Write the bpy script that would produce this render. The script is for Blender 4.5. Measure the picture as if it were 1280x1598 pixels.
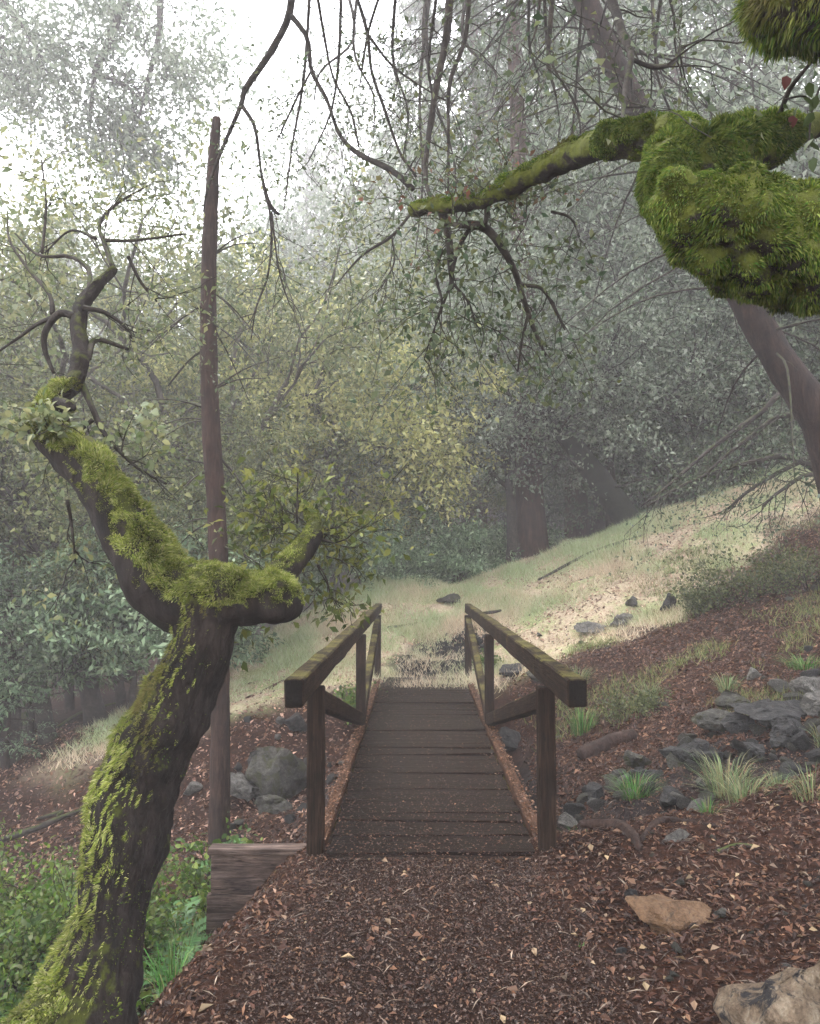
import bpy, bmesh, math, random
import numpy as np
from mathutils import Vector, Matrix

scene = bpy.context.scene
for o in list(bpy.data.objects):
    bpy.data.objects.remove(o)
COL = scene.collection
R = math.radians

# ------------------------------------------------------------------ camera
FPX = 1230.0                       # focal length in pixels of the 1280 x 1598 photograph
CAM = np.array([0.0, 0.0, 1.6])
PITCH = math.atan(88 / FPX)
YAW = math.atan(12 / FPX)
cd = bpy.data.cameras.new('camera')
cd.sensor_fit = 'VERTICAL'
cd.sensor_height = 24.0
cd.lens = 24.0 * FPX / 1598.0
cd.clip_start = 0.05
cd.clip_end = 600
cam = bpy.data.objects.new('camera', cd)
COL.objects.link(cam)
cam.location = CAM
cam.rotation_euler = (math.pi / 2 + PITCH, 0, YAW)
scene.camera = cam

# ------------------------------------------------------------------ sky and sun
SUN_EL, SUN_AZ = R(64), R(-28)      # azimuth from +Y towards +X
w = bpy.data.worlds.new('World')
scene.world = w
w.use_nodes = True
nt = w.node_tree
bg = nt.nodes['Background']
sky = nt.nodes.new('ShaderNodeTexSky')
sky.sky_type = 'NISHITA'
sky.sun_disc = False
sky.sun_elevation = SUN_EL
sky.sun_rotation = SUN_AZ
sky.air_density = 1.6
sky.dust_density = 0.4
hs = nt.nodes.new('ShaderNodeHueSaturation')
hs.inputs['Saturation'].default_value = 0.16
nt.links.new(sky.outputs[0], hs.inputs['Color'])
nt.links.new(hs.outputs[0], bg.inputs[0])
bg.inputs[1].default_value = 0.15

sd = bpy.data.lights.new('sun', 'SUN')
sd.energy = 1.05
sd.angle = R(18)
sd.color = (1.0, 0.96, 0.90)
sun = bpy.data.objects.new('sun', sd)
COL.objects.link(sun)
sdir = Vector((math.sin(SUN_AZ) * math.cos(SUN_EL), math.cos(SUN_AZ) * math.cos(SUN_EL), math.sin(SUN_EL)))
sun.rotation_euler = sdir.to_track_quat('Z', 'Y').to_euler()
sun.location = (-3, 10, 30)

scene.view_settings.view_transform = 'Standard'
scene.view_settings.look = 'None'
scene.view_settings.gamma = 1.0
scene.view_settings.use_curve_mapping = False
scene.view_settings.exposure = 2.85
scene.cycles.use_denoising = True
scene.cycles.max_bounces = 5
scene.cycles.diffuse_bounces = 2
scene.cycles.glossy_bounces = 2
scene.cycles.transmission_bounces = 3
scene.cycles.volume_bounces = 2
scene.cycles.caustics_reflective = False
scene.cycles.caustics_refractive = False

HAZE_DENSITY = 0.0042

# ------------------------------------------------------------------ helpers
_cy, _sy = math.cos(YAW), math.sin(YAW)
_cp, _sp = math.cos(PITCH), math.sin(PITCH)


def ray(px, py):
    u, v = (px - 640) / FPX, -(py - 799) / FPX
    # camera: right=X, up, forward ; pitch then yaw
    f = np.array([0, _cp, _sp])
    up = np.array([0, -_sp, _cp])
    d = np.array([1.0, 0, 0]) * u + up * v + f
    return np.array([d[0] * _cy - d[1] * _sy, d[0] * _sy + d[1] * _cy, d[2]])


def P(px, py, d):
    r = ray(px, py)
    return CAM + r * (d / r[1])


def wpx(w_, d):
    return w_ / FPX * d


def sstep(a, b, t):
    t = np.clip((np.asarray(t, float) - a) / (b - a), 0, 1)
    return t * t * (3 - 2 * t)


def _hash(i, j, k, seed):
    h = (i * 374761393 + j * 668265263 + k * 2147483647 + seed * 1274126177) & 0xFFFFFFFF
    h = ((h ^ (h >> 13)) * 1274126177) & 0xFFFFFFFF
    h = ((h ^ (h >> 16)) * 2246822519) & 0xFFFFFFFF
    return ((h ^ (h >> 15)) & 0xFFFFFF) / float(0xFFFFFF) * 2 - 1


def vnoise(p, seed=0):
    p = np.asarray(p, float)
    i = np.floor(p).astype(np.int64)
    f = p - i
    f = f * f * (3 - 2 * f)
    out = 0
    for dx in (0, 1):
        wx = f[:, 0] if dx else 1 - f[:, 0]
        for dy in (0, 1):
            wy = f[:, 1] if dy else 1 - f[:, 1]
            for dz in (0, 1):
                wz = f[:, 2] if dz else 1 - f[:, 2]
                out = out + wx * wy * wz * _hash(i[:, 0] + dx, i[:, 1] + dy, i[:, 2] + dz, seed)
    return out


def fbm(p, seed=0, oct_=3):
    a, s, o = 1.0, 1.0, 0
    for k in range(oct_):
        o = o + a * vnoise(np.asarray(p) * s, seed + k)
        a *= 0.5
        s *= 2.03
    return o


def norm(v):
    v = np.asarray(v, float)
    return v / (np.linalg.norm(v, axis=-1, keepdims=True) + 1e-12)


class MB:
    """Collects vertices, faces and per-vertex colours for ONE mesh."""
    def __init__(self):
        self.V, self.F, self.C, self.n = [], [], [], 0

    def add(self, V, F, c=None):
        V = np.asarray(V, float)
        F = np.asarray(F, np.int64)
        self.V.append(V)
        self.F.append(F + self.n)
        if c is None:
            c = (0.5, 0.5, 0.5)
        c = np.asarray(c, float)
        if c.ndim == 1:
            c = np.tile(c, (len(V), 1))
        self.C.append(c)
        self.n += len(V)

    def mesh(self, name, mat, origin=(0, 0, 0), smooth=True):
        V = np.concatenate(self.V) - np.asarray(origin, float)
        me = bpy.data.meshes.new(name)
        me.vertices.add(len(V))
        me.vertices.foreach_set('co', V.astype(np.float32).ravel())
        li = np.concatenate([f.ravel() for f in self.F])
        tot = np.concatenate([np.full(len(f), f.shape[1]) for f in self.F])
        start = np.concatenate([[0], np.cumsum(tot)[:-1]])
        me.loops.add(len(li))
        me.loops.foreach_set('vertex_index', li.astype(np.int32))
        me.polygons.add(len(tot))
        me.polygons.foreach_set('loop_start', start.astype(np.int32))
        me.polygons.foreach_set('use_smooth', np.full(len(tot), smooth))
        at = me.color_attributes.new('col', 'FLOAT_COLOR', 'POINT')
        C = np.concatenate(self.C)
        at.data.foreach_set('color', np.concatenate([C, np.ones((len(C), 1))], 1).astype(np.float32).ravel())
        me.update(calc_edges=True)
        if mat:
            me.materials.append(mat)
        return me

    def build(self, name, mat, parent=None, origin=(0, 0, 0), smooth=True):
        return link(name, self.mesh(name, mat, origin, smooth), parent)


def link(name, me, parent=None, loc=None, rot=None, scale=None):
    o = bpy.data.objects.new(name, me)
    COL.objects.link(o)
    if parent is not None:
        o.parent = parent
    if loc is not None:
        o.location = loc
    if rot is not None:
        o.rotation_euler = rot
    if scale is not None:
        o.scale = scale
    return o


def tag(o, label, cat, group=None, kind=None):
    o['label'] = label
    if cat:
        o['category'] = cat
    if group:
        o['group'] = group
    if kind:
        o['kind'] = kind
    return o


def thing(name, label, cat, loc=(0, 0, 0), group=None, rot=(0, 0, 0), scale=(1, 1, 1)):
    o = bpy.data.objects.new(name, None)
    o.empty_display_size = 0.1
    COL.objects.link(o)
    o.location = loc
    o.rotation_euler = rot
    o.scale = scale
    return tag(o, label, cat, group)


def copy_thing(root, label, loc, rz=0.0, s=1.0, group=None, rot=None):
    """A copy of a thing and of its parts and sub-parts; mesh data is shared."""
    r = root.copy()
    COL.objects.link(r)
    r.location = loc
    r.rotation_euler = rot if rot else (0, 0, rz)
    r.scale = (s, s, s) if np.isscalar(s) else s
    r['label'] = label
    if group:
        r['group'] = group
    elif 'group' in r:
        del r['group']
    for ch in root.children:
        c = ch.copy()
        COL.objects.link(c)
        c.parent = r
        for g in ch.children:
            d = g.copy()
            COL.objects.link(d)
            d.parent = c
    return r


def resample(pts, n):
    """Catmull-Rom through rows (x,y,z,r...) -> n rows, even in arc length."""
    p = np.asarray(pts, float)
    q = np.vstack([2 * p[0] - p[1], p, 2 * p[-1] - p[-2]])
    out = []
    for i in range(1, len(q) - 2):
        t = np.linspace(0, 1, 24, endpoint=False)[:, None]
        a, b, c, d = q[i - 1], q[i], q[i + 1], q[i + 2]
        out.append(0.5 * (2 * b + (c - a) * t + (2 * a - 5 * b + 4 * c - d) * t ** 2 + (3 * b - a - 3 * c + d) * t ** 3))
    out.append(p[-1:])
    out = np.concatenate(out)
    s = np.concatenate([[0], np.cumsum(np.linalg.norm(np.diff(out[:, :3], axis=0), axis=1))])
    u = np.linspace(0, s[-1], n)
    return np.stack([np.interp(u, s, out[:, k]) for k in range(out.shape[1])], 1)


def tube(mb, pts, rad, sides=6, amp=0.0, freq=6.0, seed=0, col=None, cap=True, lump=0.0, ridge=0.0):
    p = np.asarray(pts, float)
    rad = np.asarray(rad, float)
    n = len(p)
    T = np.gradient(p, axis=0)
    T = norm(T)
    ref = np.array([0.13, 0.31, 1.0]) if abs(T[0][2]) < 0.8 else np.array([1.0, 0.2, 0.1])
    a = norm(np.cross(T[0], ref))
    A = np.empty_like(p)
    for i in range(n):
        a = a - T[i] * np.dot(a, T[i])
        a = a / (np.linalg.norm(a) + 1e-12)
        A[i] = a
    B = np.cross(T, A)
    th = np.linspace(0, 2 * math.pi, sides, endpoint=False)
    D = A[:, None, :] * np.cos(th)[None, :, None] + B[:, None, :] * np.sin(th)[None, :, None]
    rr = np.repeat(rad[:, None], sides, 1)
    if amp:
        q = (p[:, None, :] + D * rad[:, None, None]).reshape(-1, 3) * freq
        f = fbm(q, seed, 3).reshape(n, sides)
        rr = rr * (1 + amp * f)
        if lump:
            rr = rr + lump * (np.abs(vnoise(q / freq * 11, seed + 5)) * 1.6 - .4 + .5 * vnoise(q / freq * 27, seed + 6)).reshape(n, sides)
    if ridge:
        arc = np.concatenate([[0], np.cumsum(np.linalg.norm(np.diff(p, axis=0), axis=1))])
        rm = rad.mean() * 34
        q = np.stack(np.broadcast_arrays(np.cos(th)[None, :] * rm, np.sin(th)[None, :] * rm, arc[:, None] * 9), -1).reshape(-1, 3)
        q = q + 1.2 * np.stack([vnoise(q * .5, 71), vnoise(q * .5, 72), vnoise(q * .5, 73)], 1)
        f = np.abs(vnoise(q, seed + 40)) ** .6 * 1.0 + .5 * np.abs(vnoise(q * 2.3, seed + 41)) - .75
        rr = rr + ridge * f.reshape(n, sides)
    V = p[:, None, :] + D * rr[:, :, None]
    idx = np.arange(n * sides).reshape(n, sides)
    F = np.stack([idx[:-1], np.roll(idx[:-1], -1, 1), np.roll(idx[1:], -1, 1), idx[1:]], -1).reshape(-1, 4)
    V = V.reshape(-1, 3)
    if cap:
        V = np.vstack([V, p[0] - T[0] * rad[0] * 0.2, p[-1] + T[-1] * rad[-1] * 0.5])
        k0, k1 = n * sides, n * sides + 1
        tri = np.concatenate([
            np.stack([np.roll(idx[0], -1), idx[0], np.full(sides, k0)], 1),
            np.stack([idx[-1], np.roll(idx[-1], -1), np.full(sides, k1)], 1)])
        m0 = mb.n
        mb.add(V, F, col)
        mb.F.append(tri + m0)
    else:
        mb.add(V, F, col)
    return V, F


def surf_sample(V, F, n, rng):
    tri = np.concatenate([F[:, [0, 1, 2]], F[:, [0, 2, 3]]])
    a, b, c = V[tri[:, 0]], V[tri[:, 1]], V[tri[:, 2]]
    nn = np.cross(b - a, c - a)
    ar = np.linalg.norm(nn, axis=1)
    k = rng.choice(len(tri), n, p=ar / ar.sum())
    u, v = rng.random(n), rng.random(n)
    f = u + v > 1
    u[f], v[f] = 1 - u[f], 1 - v[f]
    p = a[k] + (b[k] - a[k]) * u[:, None] + (c[k] - a[k]) * v[:, None]
    return p, norm(nn[k])


def leaves(mb, C, axis, nrm, L, W, col, fold=0.25):
    """One folded rhombic leaf (two triangles' worth) per row."""
    C = np.asarray(C, float)
    n = len(C)
    if n == 0:
        return
    axis = norm(axis)
    side = norm(np.cross(axis, nrm))
    up = np.cross(side, axis)
    L = np.broadcast_to(L, n)[:, None]
    W = np.broadcast_to(W, n)[:, None]
    b = C
    t = C + axis * L - up * L * 0.12
    l = C + axis * L * 0.45 + side * W * 0.5 + up * W * fold
    r = C + axis * L * 0.45 - side * W * 0.5 + up * W * fold
    V = np.stack([b, r, t, l], 1).reshape(-1, 3)
    F = np.arange(4 * n).reshape(n, 4)
    mb.add(V, F, np.repeat(np.asarray(col, float), 4, 0))


def big_leaf(mb, C, axis, nrm, L, W, col):
    """Nearer leaves: two halves of an oval either side of a midrib."""
    C = np.asarray(C, float)
    n = len(C)
    axis = norm(axis)
    side = norm(np.cross(axis, nrm))
    up = np.cross(side, axis)
    L = np.broadcast_to(L, n)[:, None]
    W = np.broadcast_to(W, n)[:, None]
    pts = []
    for t, wd, dz in ((0, 0, 0), (.3, 1, .0), (.7, .8, -.06), (1, 0, -.18)):
        m = C + axis * L * t + up * L * dz
        if wd == 0:
            pts.append(m)
        else:
            pts += [m, m + side * W * .5 * wd + up * W * .14, m - side * W * .5 * wd + up * W * .14]
    V = np.stack(pts, 1).reshape(-1, 3)      # 0 base,1 m,2 l,3 r,4 m2,5 l2,6 r2,7 tip
    o = (np.arange(n) * 8)[:, None]
    q = np.concatenate([o + np.array([[1, 4, 5, 2]]), o + np.array([[1, 3, 6, 4]])])
    tr = np.concatenate([o + np.array([[0, 1, 2]]), o + np.array([[0, 3, 1]]), o + np.array([[4, 7, 5]]), o + np.array([[4, 6, 7]])])
    m0 = mb.n
    mb.add(V, q, np.repeat(np.asarray(col, float), 8, 0))
    mb.F.append(tr + m0)


def pick(pal, n, rng, jit=0.18):
    pal = np.asarray(pal, float)
    k = rng.integers(0, len(pal), n)
    k2 = rng.integers(0, len(pal), n)
    t = rng.random(n)[:, None]
    c = pal[k] * (1 - t) + pal[k2] * t
    return np.clip(c * (1 + rng.normal(0, jit, (n, 1))), 0.003, 0.9)


def rvec(n, rng):
    return norm(rng.normal(size=(n, 3)))


# ------------------------------------------------------------------ materials
def new_mat(name):
    m = bpy.data.materials.new(name)
    m.use_nodes = True
    return m, m.node_tree, m.node_tree.nodes['Principled BSDF']


def N(nt, t, **kw):
    n = nt.nodes.new(t)
    for k, v in kw.items():
        setattr(n, k, v)
    return n


def noise_node(nt, scale, detail=4, rough=0.6, vec=None, distort=0.0):
    n = N(nt, 'ShaderNodeTexNoise')
    n.inputs['Scale'].default_value = scale
    n.inputs['Detail'].default_value = detail
    n.inputs['Roughness'].default_value = rough
    n.inputs['Distortion'].default_value = distort
    if vec is not None:
        nt.links.new(vec, n.inputs['Vector'])
    return n


def ramp(nt, fac, stops):
    r = N(nt, 'ShaderNodeValToRGB')
    e = r.color_ramp.elements
    while len(e) < len(stops):
        e.new(0.5)
    for i, (p, c) in enumerate(stops):
        e[i].position = p
        e[i].color = (*c, 1) if len(c) == 3 else c
    nt.links.new(fac, r.inputs[0])
    return r


def mixc(nt, fac, a, b, mode='MIX'):
    m = N(nt, 'ShaderNodeMix', data_type='RGBA', blend_type=mode)
    if isinstance(fac, (int, float)):
        m.inputs[0].default_value = fac
    else:
        nt.links.new(fac, m.inputs[0])
    for s, i in ((a, 6), (b, 7)):
        if isinstance(s, tuple):
            m.inputs[i].default_value = (*s, 1)
        else:
            nt.links.new(s, m.inputs[i])
    return m.outputs[2]


def bump(nt, bs, h, strength, dist):
    b = N(nt, 'ShaderNodeBump')
    b.inputs['Strength'].default_value = strength
    b.inputs['Distance'].default_value = dist
    nt.links.new(h, b.inputs['Height'])
    nt.links.new(b.outputs[0], bs.inputs['Normal'])


def coords(nt, scale=(1, 1, 1), kind='Object'):
    tc = N(nt, 'ShaderNodeTexCoord')
    mp = N(nt, 'ShaderNodeMapping')
    mp.inputs['Scale'].default_value = scale
    nt.links.new(tc.outputs[kind], mp.inputs['Vector'])
    return mp.outputs[0]


def math_node(nt, op, a, b=None, clamp=False):
    m = N(nt, 'ShaderNodeMath', operation=op, use_clamp=clamp)
    for i, s in ((0, a), (1, b)):
        if s is None:
            continue
        if isinstance(s, (int, float)):
            m.inputs[i].default_value = s
        else:
            nt.links.new(s, m.inputs[i])
    return m.outputs[0]


def leaf_mat(name, trans=0.35, rough=0.5, spec=0.3):
    m, nt, bs = new_mat(name)
    a = N(nt, 'ShaderNodeAttribute', attribute_name='col')
    nt.links.new(a.outputs['Color'], bs.inputs['Base Color'])
    bs.inputs['Roughness'].default_value = rough
    bs.inputs['Specular IOR Level'].default_value = spec
    if trans > 0:
        t = N(nt, 'ShaderNodeBsdfTranslucent')
        nt.links.new(a.outputs['Color'], t.inputs['Color'])
        mx = N(nt, 'ShaderNodeMixShader')
        mx.inputs[0].default_value = trans
        nt.links.new(bs.outputs[0], mx.inputs[1])
        nt.links.new(t.outputs[0], mx.inputs[2])
        nt.links.new(mx.outputs[0], nt.nodes['Material Output'].inputs[0])
    return m


def bark_mat(name, c0, c1, c2, moss=None, moss_amt=0.5, grain=(14, 14, 3), bmp=0.02, rough=0.85):
    m, nt, bs = new_mat(name)
    v = coords(nt, grain)
    n1 = noise_node(nt, 1.6, 6, 0.65, v, 0.6)
    v2 = coords(nt, (1, 1, 1))
    n2 = noise_node(nt, 5.0, 5, 0.6, v2)
    base = ramp(nt, n1.outputs[0], [(0.3, c0), (0.52, c1), (0.72, c2)]).outputs[0]
    tint = ramp(nt, n2.outputs[0], [(0.35, (0.6, 0.6, 0.62)), (0.7, (1.25, 1.2, 1.15))]).outputs[0]
    col = mixc(nt, 1.0, base, tint, 'MULTIPLY')
    if moss:
        g = N(nt, 'ShaderNodeNewGeometry')
        sx = N(nt, 'ShaderNodeSeparateXYZ')
        nt.links.new(g.outputs['Normal'], sx.inputs[0])
        n3 = noise_node(nt, 7.0, 5, 0.7, v2)
        s = math_node(nt, 'ADD', math_node(nt, 'MULTIPLY', sx.outputs[2], 0.30), n3.outputs[0])
        k = ramp(nt, s, [(1.0 - moss_amt - 0.03, (0, 0, 0)), (1.0 - moss_amt + 0.05, (1, 1, 1))]).outputs[0]
        n4 = noise_node(nt, 40.0, 3, 0.6, v2)
        mc = ramp(nt, n4.outputs[0], [(0.3, tuple(x * 0.5 for x in moss)), (0.7, moss)]).outputs[0]
        col = mixc(nt, k, col, mc)
    nt.links.new(col, bs.inputs['Base Color'])
    bs.inputs['Roughness'].default_value = rough
    bs.inputs['Specular IOR Level'].default_value = 0.25
    nf = noise_node(nt, 6.5, 5, 0.7, v, 0.8)
    hsum = math_node(nt, 'ADD', n1.outputs[0], math_node(nt, 'MULTIPLY', nf.outputs[0], 0.45))
    bump(nt, bs, hsum, 1.0, bmp)
    return m


def wood_mat(name, grain, c0, c1, c2, algae=None, rough=0.75, wet=False):
    m, nt, bs = new_mat(name)
    v = coords(nt, grain)
    n1 = noise_node(nt, 3.0, 7, 0.7, v, 0.4)
    v2 = coords(nt, (1, 1, 1))
    n2 = noise_node(nt, 3.0, 5, 0.6, v2)
    base = ramp(nt, n1.outputs[0], [(0.34, c0), (0.5, c1), (0.66, c2)]).outputs[0]
    tint = ramp(nt, n2.outputs[0], [(0.32, (0.45, 0.45, 0.47)), (0.68, (1.35, 1.3, 1.22))]).outputs[0]
    col = mixc(nt, 1.0, base, tint, 'MULTIPLY')
    if algae:
        g = N(nt, 'ShaderNodeNewGeometry')
        sx = N(nt, 'ShaderNodeSeparateXYZ')
        nt.links.new(g.outputs['Normal'], sx.inputs[0])
        n3 = noise_node(nt, 6.0, 6, 0.7, v2)
        s = math_node(nt, 'ADD', math_node(nt, 'MULTIPLY', sx.outputs[2], 0.16), n3.outputs[0])
        k = ramp(nt, s, [(0.60, (0, 0, 0)), (0.80, (1, 1, 1))]).outputs[0]
        col = mixc(nt, k, col, algae)
    tn = N(nt, 'ShaderNodeTexCoord')
    sn = N(nt, 'ShaderNodeSeparateXYZ')
    nt.links.new(tn.outputs['Normal'], sn.inputs[0])
    ke = math_node(nt, 'GREATER_THAN', math_node(nt, 'ABSOLUTE', sn.outputs[1]), 0.8)
    col = mixc(nt, math_node(nt, 'MULTIPLY', ke, 0.82), col, (0.006, 0.005, 0.0045))
    # long weathering cracks
    nc = noise_node(nt, 7.0, 3, 0.5, v, 0.2)
    kc = ramp(nt, nc.outputs[0], [(0.33, (0.25, 0.25, 0.25)), (0.40, (1, 1, 1))]).outputs[0]
    col = mixc(nt, 1.0, col, kc, 'MULTIPLY')
    nt.links.new(col, bs.inputs['Base Color'])
    bs.inputs['Roughness'].default_value = rough
    bs.inputs['Specular IOR Level'].default_value = 0.08
    bump(nt, bs, n1.outputs[0], 1.0, 0.012)
    return m


M_LEAF = leaf_mat('leaf_tissue', 0.40)
M_GLOSS = leaf_mat('glossy_leaf_tissue', 0.25, 0.5, 0.28)
M_NEEDLE = leaf_mat('needle_tissue', 0.15, 0.6, 0.3)
M_GRASS = leaf_mat('grass_blade', 0.35, 0.6, 0.25)
M_MOSS = leaf_mat('moss_strand', 0.30, 0.8, 0.1)
M_LITTER = leaf_mat('dead_leaf', 0.0, 0.55, 0.35)
M_BARK_OAK = bark_mat('oak_bark', (0.0051, 0.0036, 0.0032), (0.0181, 0.0123, 0.0101), (0.0436, 0.0335, 0.0310), (0.0618, 0.0692, 0.0072), 0.33, (16, 16, 5), 0.04)
M_BARK_LIMB = bark_mat('mossy_limb_bark', (0.0095, 0.0075, 0.0068), (0.0272, 0.0204, 0.0163), (0.0612, 0.0510, 0.0408), (0.1020, 0.1156, 0.0122), 0.70, (14, 14, 14), 0.02)
M_BARK_FIR = bark_mat('fir_bark', (0.0081, 0.0048, 0.0038), (0.0277, 0.0156, 0.0123), (0.0553, 0.0340, 0.0273), None, 0.3, (12, 12, 2.2), 0.04)
M_BARK_RED = bark_mat('redwood_bark', (0.0144, 0.0074, 0.0052), (0.0504, 0.0243, 0.0175), (0.0936, 0.0506, 0.0356), None, 0.3, (12, 12, 1.2), 0.05)
M_BARK_DARK = bark_mat('twig_bark', (0.012, 0.010, 0.009), (0.035, 0.028, 0.024), (0.08, 0.07, 0.06), (0.05, 0.06, 0.015), 0.30, (10, 10, 10), 0.01)
M_BARK_GREY = bark_mat('grey_bark', (0.03, 0.027, 0.024), (0.08, 0.07, 0.062), (0.16, 0.145, 0.13), (0.07, 0.085, 0.02), 0.40, (10, 10, 5), 0.02)
M_SNAG = bark_mat('dead_trunk_bark', (0.0119, 0.0060, 0.0043), (0.0351, 0.0186, 0.0139), (0.0648, 0.0396, 0.0304), None, 0.3, (22, 22, 3), 0.02)

W0, W1, W2 = (0.0059, 0.0034, 0.0022), (0.0184, 0.0103, 0.0066), (0.0415, 0.0253, 0.0170)
ALG = (0.1105, 0.0978, 0.0298)
M_WOOD_Y = wood_mat('rail_timber', (26, 1.4, 26), W0, W1, W2, ALG)
M_WOOD_Z = wood_mat('post_timber', (26, 1.4, 26), W0, W1, W2, None)
M_DECK = wood_mat('deck_timber', (24, 1.6, 24), (0.0027, 0.0013, 0.0008), (0.0097, 0.0039, 0.0023), (0.0254, 0.0109, 0.0064), (0.0092, 0.0053, 0.0020), 0.5)
M_KERB = wood_mat('kerb_timber', (22, 1.6, 22), (0.0184, 0.0089, 0.0053), (0.0525, 0.0252, 0.0142), (0.1155, 0.0630, 0.0394), None)
M_WALLWOOD = wood_mat('retaining_board_timber', (18, 1.5, 18), (0.0328, 0.0235, 0.0211), (0.0990, 0.0707, 0.0614), (0.2005, 0.1534, 0.1369), None, 0.7)


def rock_mat(name, c0, c1, c2, lich=None):
    m, nt, bs = new_mat(name)
    v = coords(nt, (1, 1, 1))
    n1 = noise_node(nt, 15.0, 7, 0.7, v, 0.7)
    n2 = noise_node(nt, 90.0, 4, 0.6, v)
    col = ramp(nt, n1.outputs[0], [(0.30, c0), (0.50, c1), (0.68, c2)]).outputs[0]
    col = mixc(nt, 1.0, col, ramp(nt, n2.outputs[0], [(0.3, (0.65, 0.65, 0.65)), (0.7, (1.2, 1.2, 1.2))]).outputs[0], 'MULTIPLY')
    n5 = noise_node(nt, 19.0, 6, 0.72, v, 0.5)
    col = mixc(nt, ramp(nt, n5.outputs[0], [(0.55, (0, 0, 0)), (0.66, (0.75, 0.75, 0.75))]).outputs[0], col, (0.035, 0.024, 0.016))
    if lich:
        n3 = noise_node(nt, 8.0, 6, 0.72, v, 0.8)
        k = ramp(nt, n3.outputs[0], [(0.50, (0, 0, 0)), (0.57, (1, 1, 1))]).outputs[0]
        col = mixc(nt, k, col, lich)
    nt.links.new(col, bs.inputs['Base Color'])
    bs.inputs['Roughness'].default_value = 0.8
    bs.inputs['Specular IOR Level'].default_value = 0.3
    vs = coords(nt, (2.5, 2.5, 13))
    n4 = noise_node(nt, 2.2, 5, 0.65, vs, 0.6)
    hs_ = math_node(nt, 'ADD', n1.outputs[0], math_node(nt, 'ADD', math_node(nt, 'MULTIPLY', n2.outputs[0], 0.25), math_node(nt, 'MULTIPLY', n4.outputs[0], 0.8)))
    bump(nt, bs, hs_, 1.0, 0.045)
    return m


M_ROCK_DARK = rock_mat('dark_slate_rock', (0.0057, 0.0053, 0.0059), (0.0209, 0.0200, 0.0199), (0.0640, 0.0605, 0.0579))
M_ROCK_GREY = rock_mat('grey_rock', (0.0151, 0.0141, 0.0126), (0.0513, 0.0479, 0.0413), (0.1088, 0.1015, 0.0876), (0.0363, 0.0366, 0.0165))
M_ROCK_PALE = rock_mat('pale_grey_rock', (0.0378, 0.0353, 0.0334), (0.1058, 0.0988, 0.0892), (0.2041, 0.1907, 0.1695))
M_ROCK_TAN = rock_mat('tan_rock', (0.0802, 0.0451, 0.0237), (0.1665, 0.0928, 0.0479), (0.2344, 0.1432, 0.0821))
M_ROCK_BIG = rock_mat('streaked_cream_rock', (0.07, 0.045, 0.028), (0.17, 0.12, 0.078), (0.29, 0.235, 0.17), (0.016, 0.014, 0.015))


def ground_mat():
    m, nt, bs = new_mat('forest_floor_soil')
    v = coords(nt, (1, 1, 1))
    a = N(nt, 'ShaderNodeAttribute', attribute_name='col')
    sp = N(nt, 'ShaderNodeSeparateColor')
    nt.links.new(a.outputs['Color'], sp.inputs[0])
    n1 = noise_node(nt, 26.0, 6, 0.7, v, 0.4)
    n2 = noise_node(nt, 90.0, 3, 0.7, v)
    n3 = noise_node(nt, 1.7, 5, 0.6, v)
    litter = ramp(nt, n1.outputs[0], [(0.33, (0.0064, 0.0027, 0.0018)), (0.5, (0.0244, 0.0098, 0.0057)), (0.68, (0.0628, 0.0271, 0.0154))]).outputs[0]
    path = ramp(nt, n2.outputs[0], [(0.33, (0.0076, 0.0034, 0.0023)), (0.52, (0.0194, 0.0091, 0.0060)), (0.74, (0.0531, 0.0273, 0.0189))]).outputs[0]
    straw = ramp(nt, n1.outputs[0], [(0.32, (0.24, 0.18, 0.12)), (0.5, (0.44, 0.35, 0.25)), (0.7, (0.56, 0.47, 0.35))]).outputs[0]
    green = ramp(nt, n1.outputs[0], [(0.32, (0.16, 0.17, 0.08)), (0.65, (0.34, 0.36, 0.19))]).outputs[0]
    k3 = ramp(nt, n3.outputs[0], [(0.45, (0, 0, 0)), (0.58, (1, 1, 1))]).outputs[0]
    grass = mixc(nt, k3, straw, green)
    col = mixc(nt, sp.outputs[1], litter, path)
    col = mixc(nt, sp.outputs[0], col, grass)
    stony = ramp(nt, n1.outputs[0], [(0.35, (0.0055, 0.0049, 0.0055)), (0.55, (0.0193, 0.0171, 0.0177)), (0.75, (0.0469, 0.0430, 0.0442))]).outputs[0]
    col = mixc(nt, sp.outputs[2], col, stony)
    t = ramp(nt, n3.outputs[0], [(0.3, (0.75, 0.75, 0.75)), (0.7, (1.2, 1.18, 1.15))]).outputs[0]
    col = mixc(nt, 1.0, col, t, 'MULTIPLY')
    nt.links.new(col, bs.inputs['Base Color'])
    bs.inputs['Roughness'].default_value = 0.9
    bs.inputs['Specular IOR Level'].default_value = 0.1
    s = math_node(nt, 'ADD', n1.outputs[0], math_node(nt, 'MULTIPLY', n2.outputs[0], 0.5))
    bump(nt, bs, s, 0.9, 0.02)
    return m


M_GROUND = ground_mat()

# ------------------------------------------------------------------ terrain
def soft(t, k=0.25):
    return 0.5 * (t + np.sqrt(t * t + k * k)) - 0.0


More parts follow.
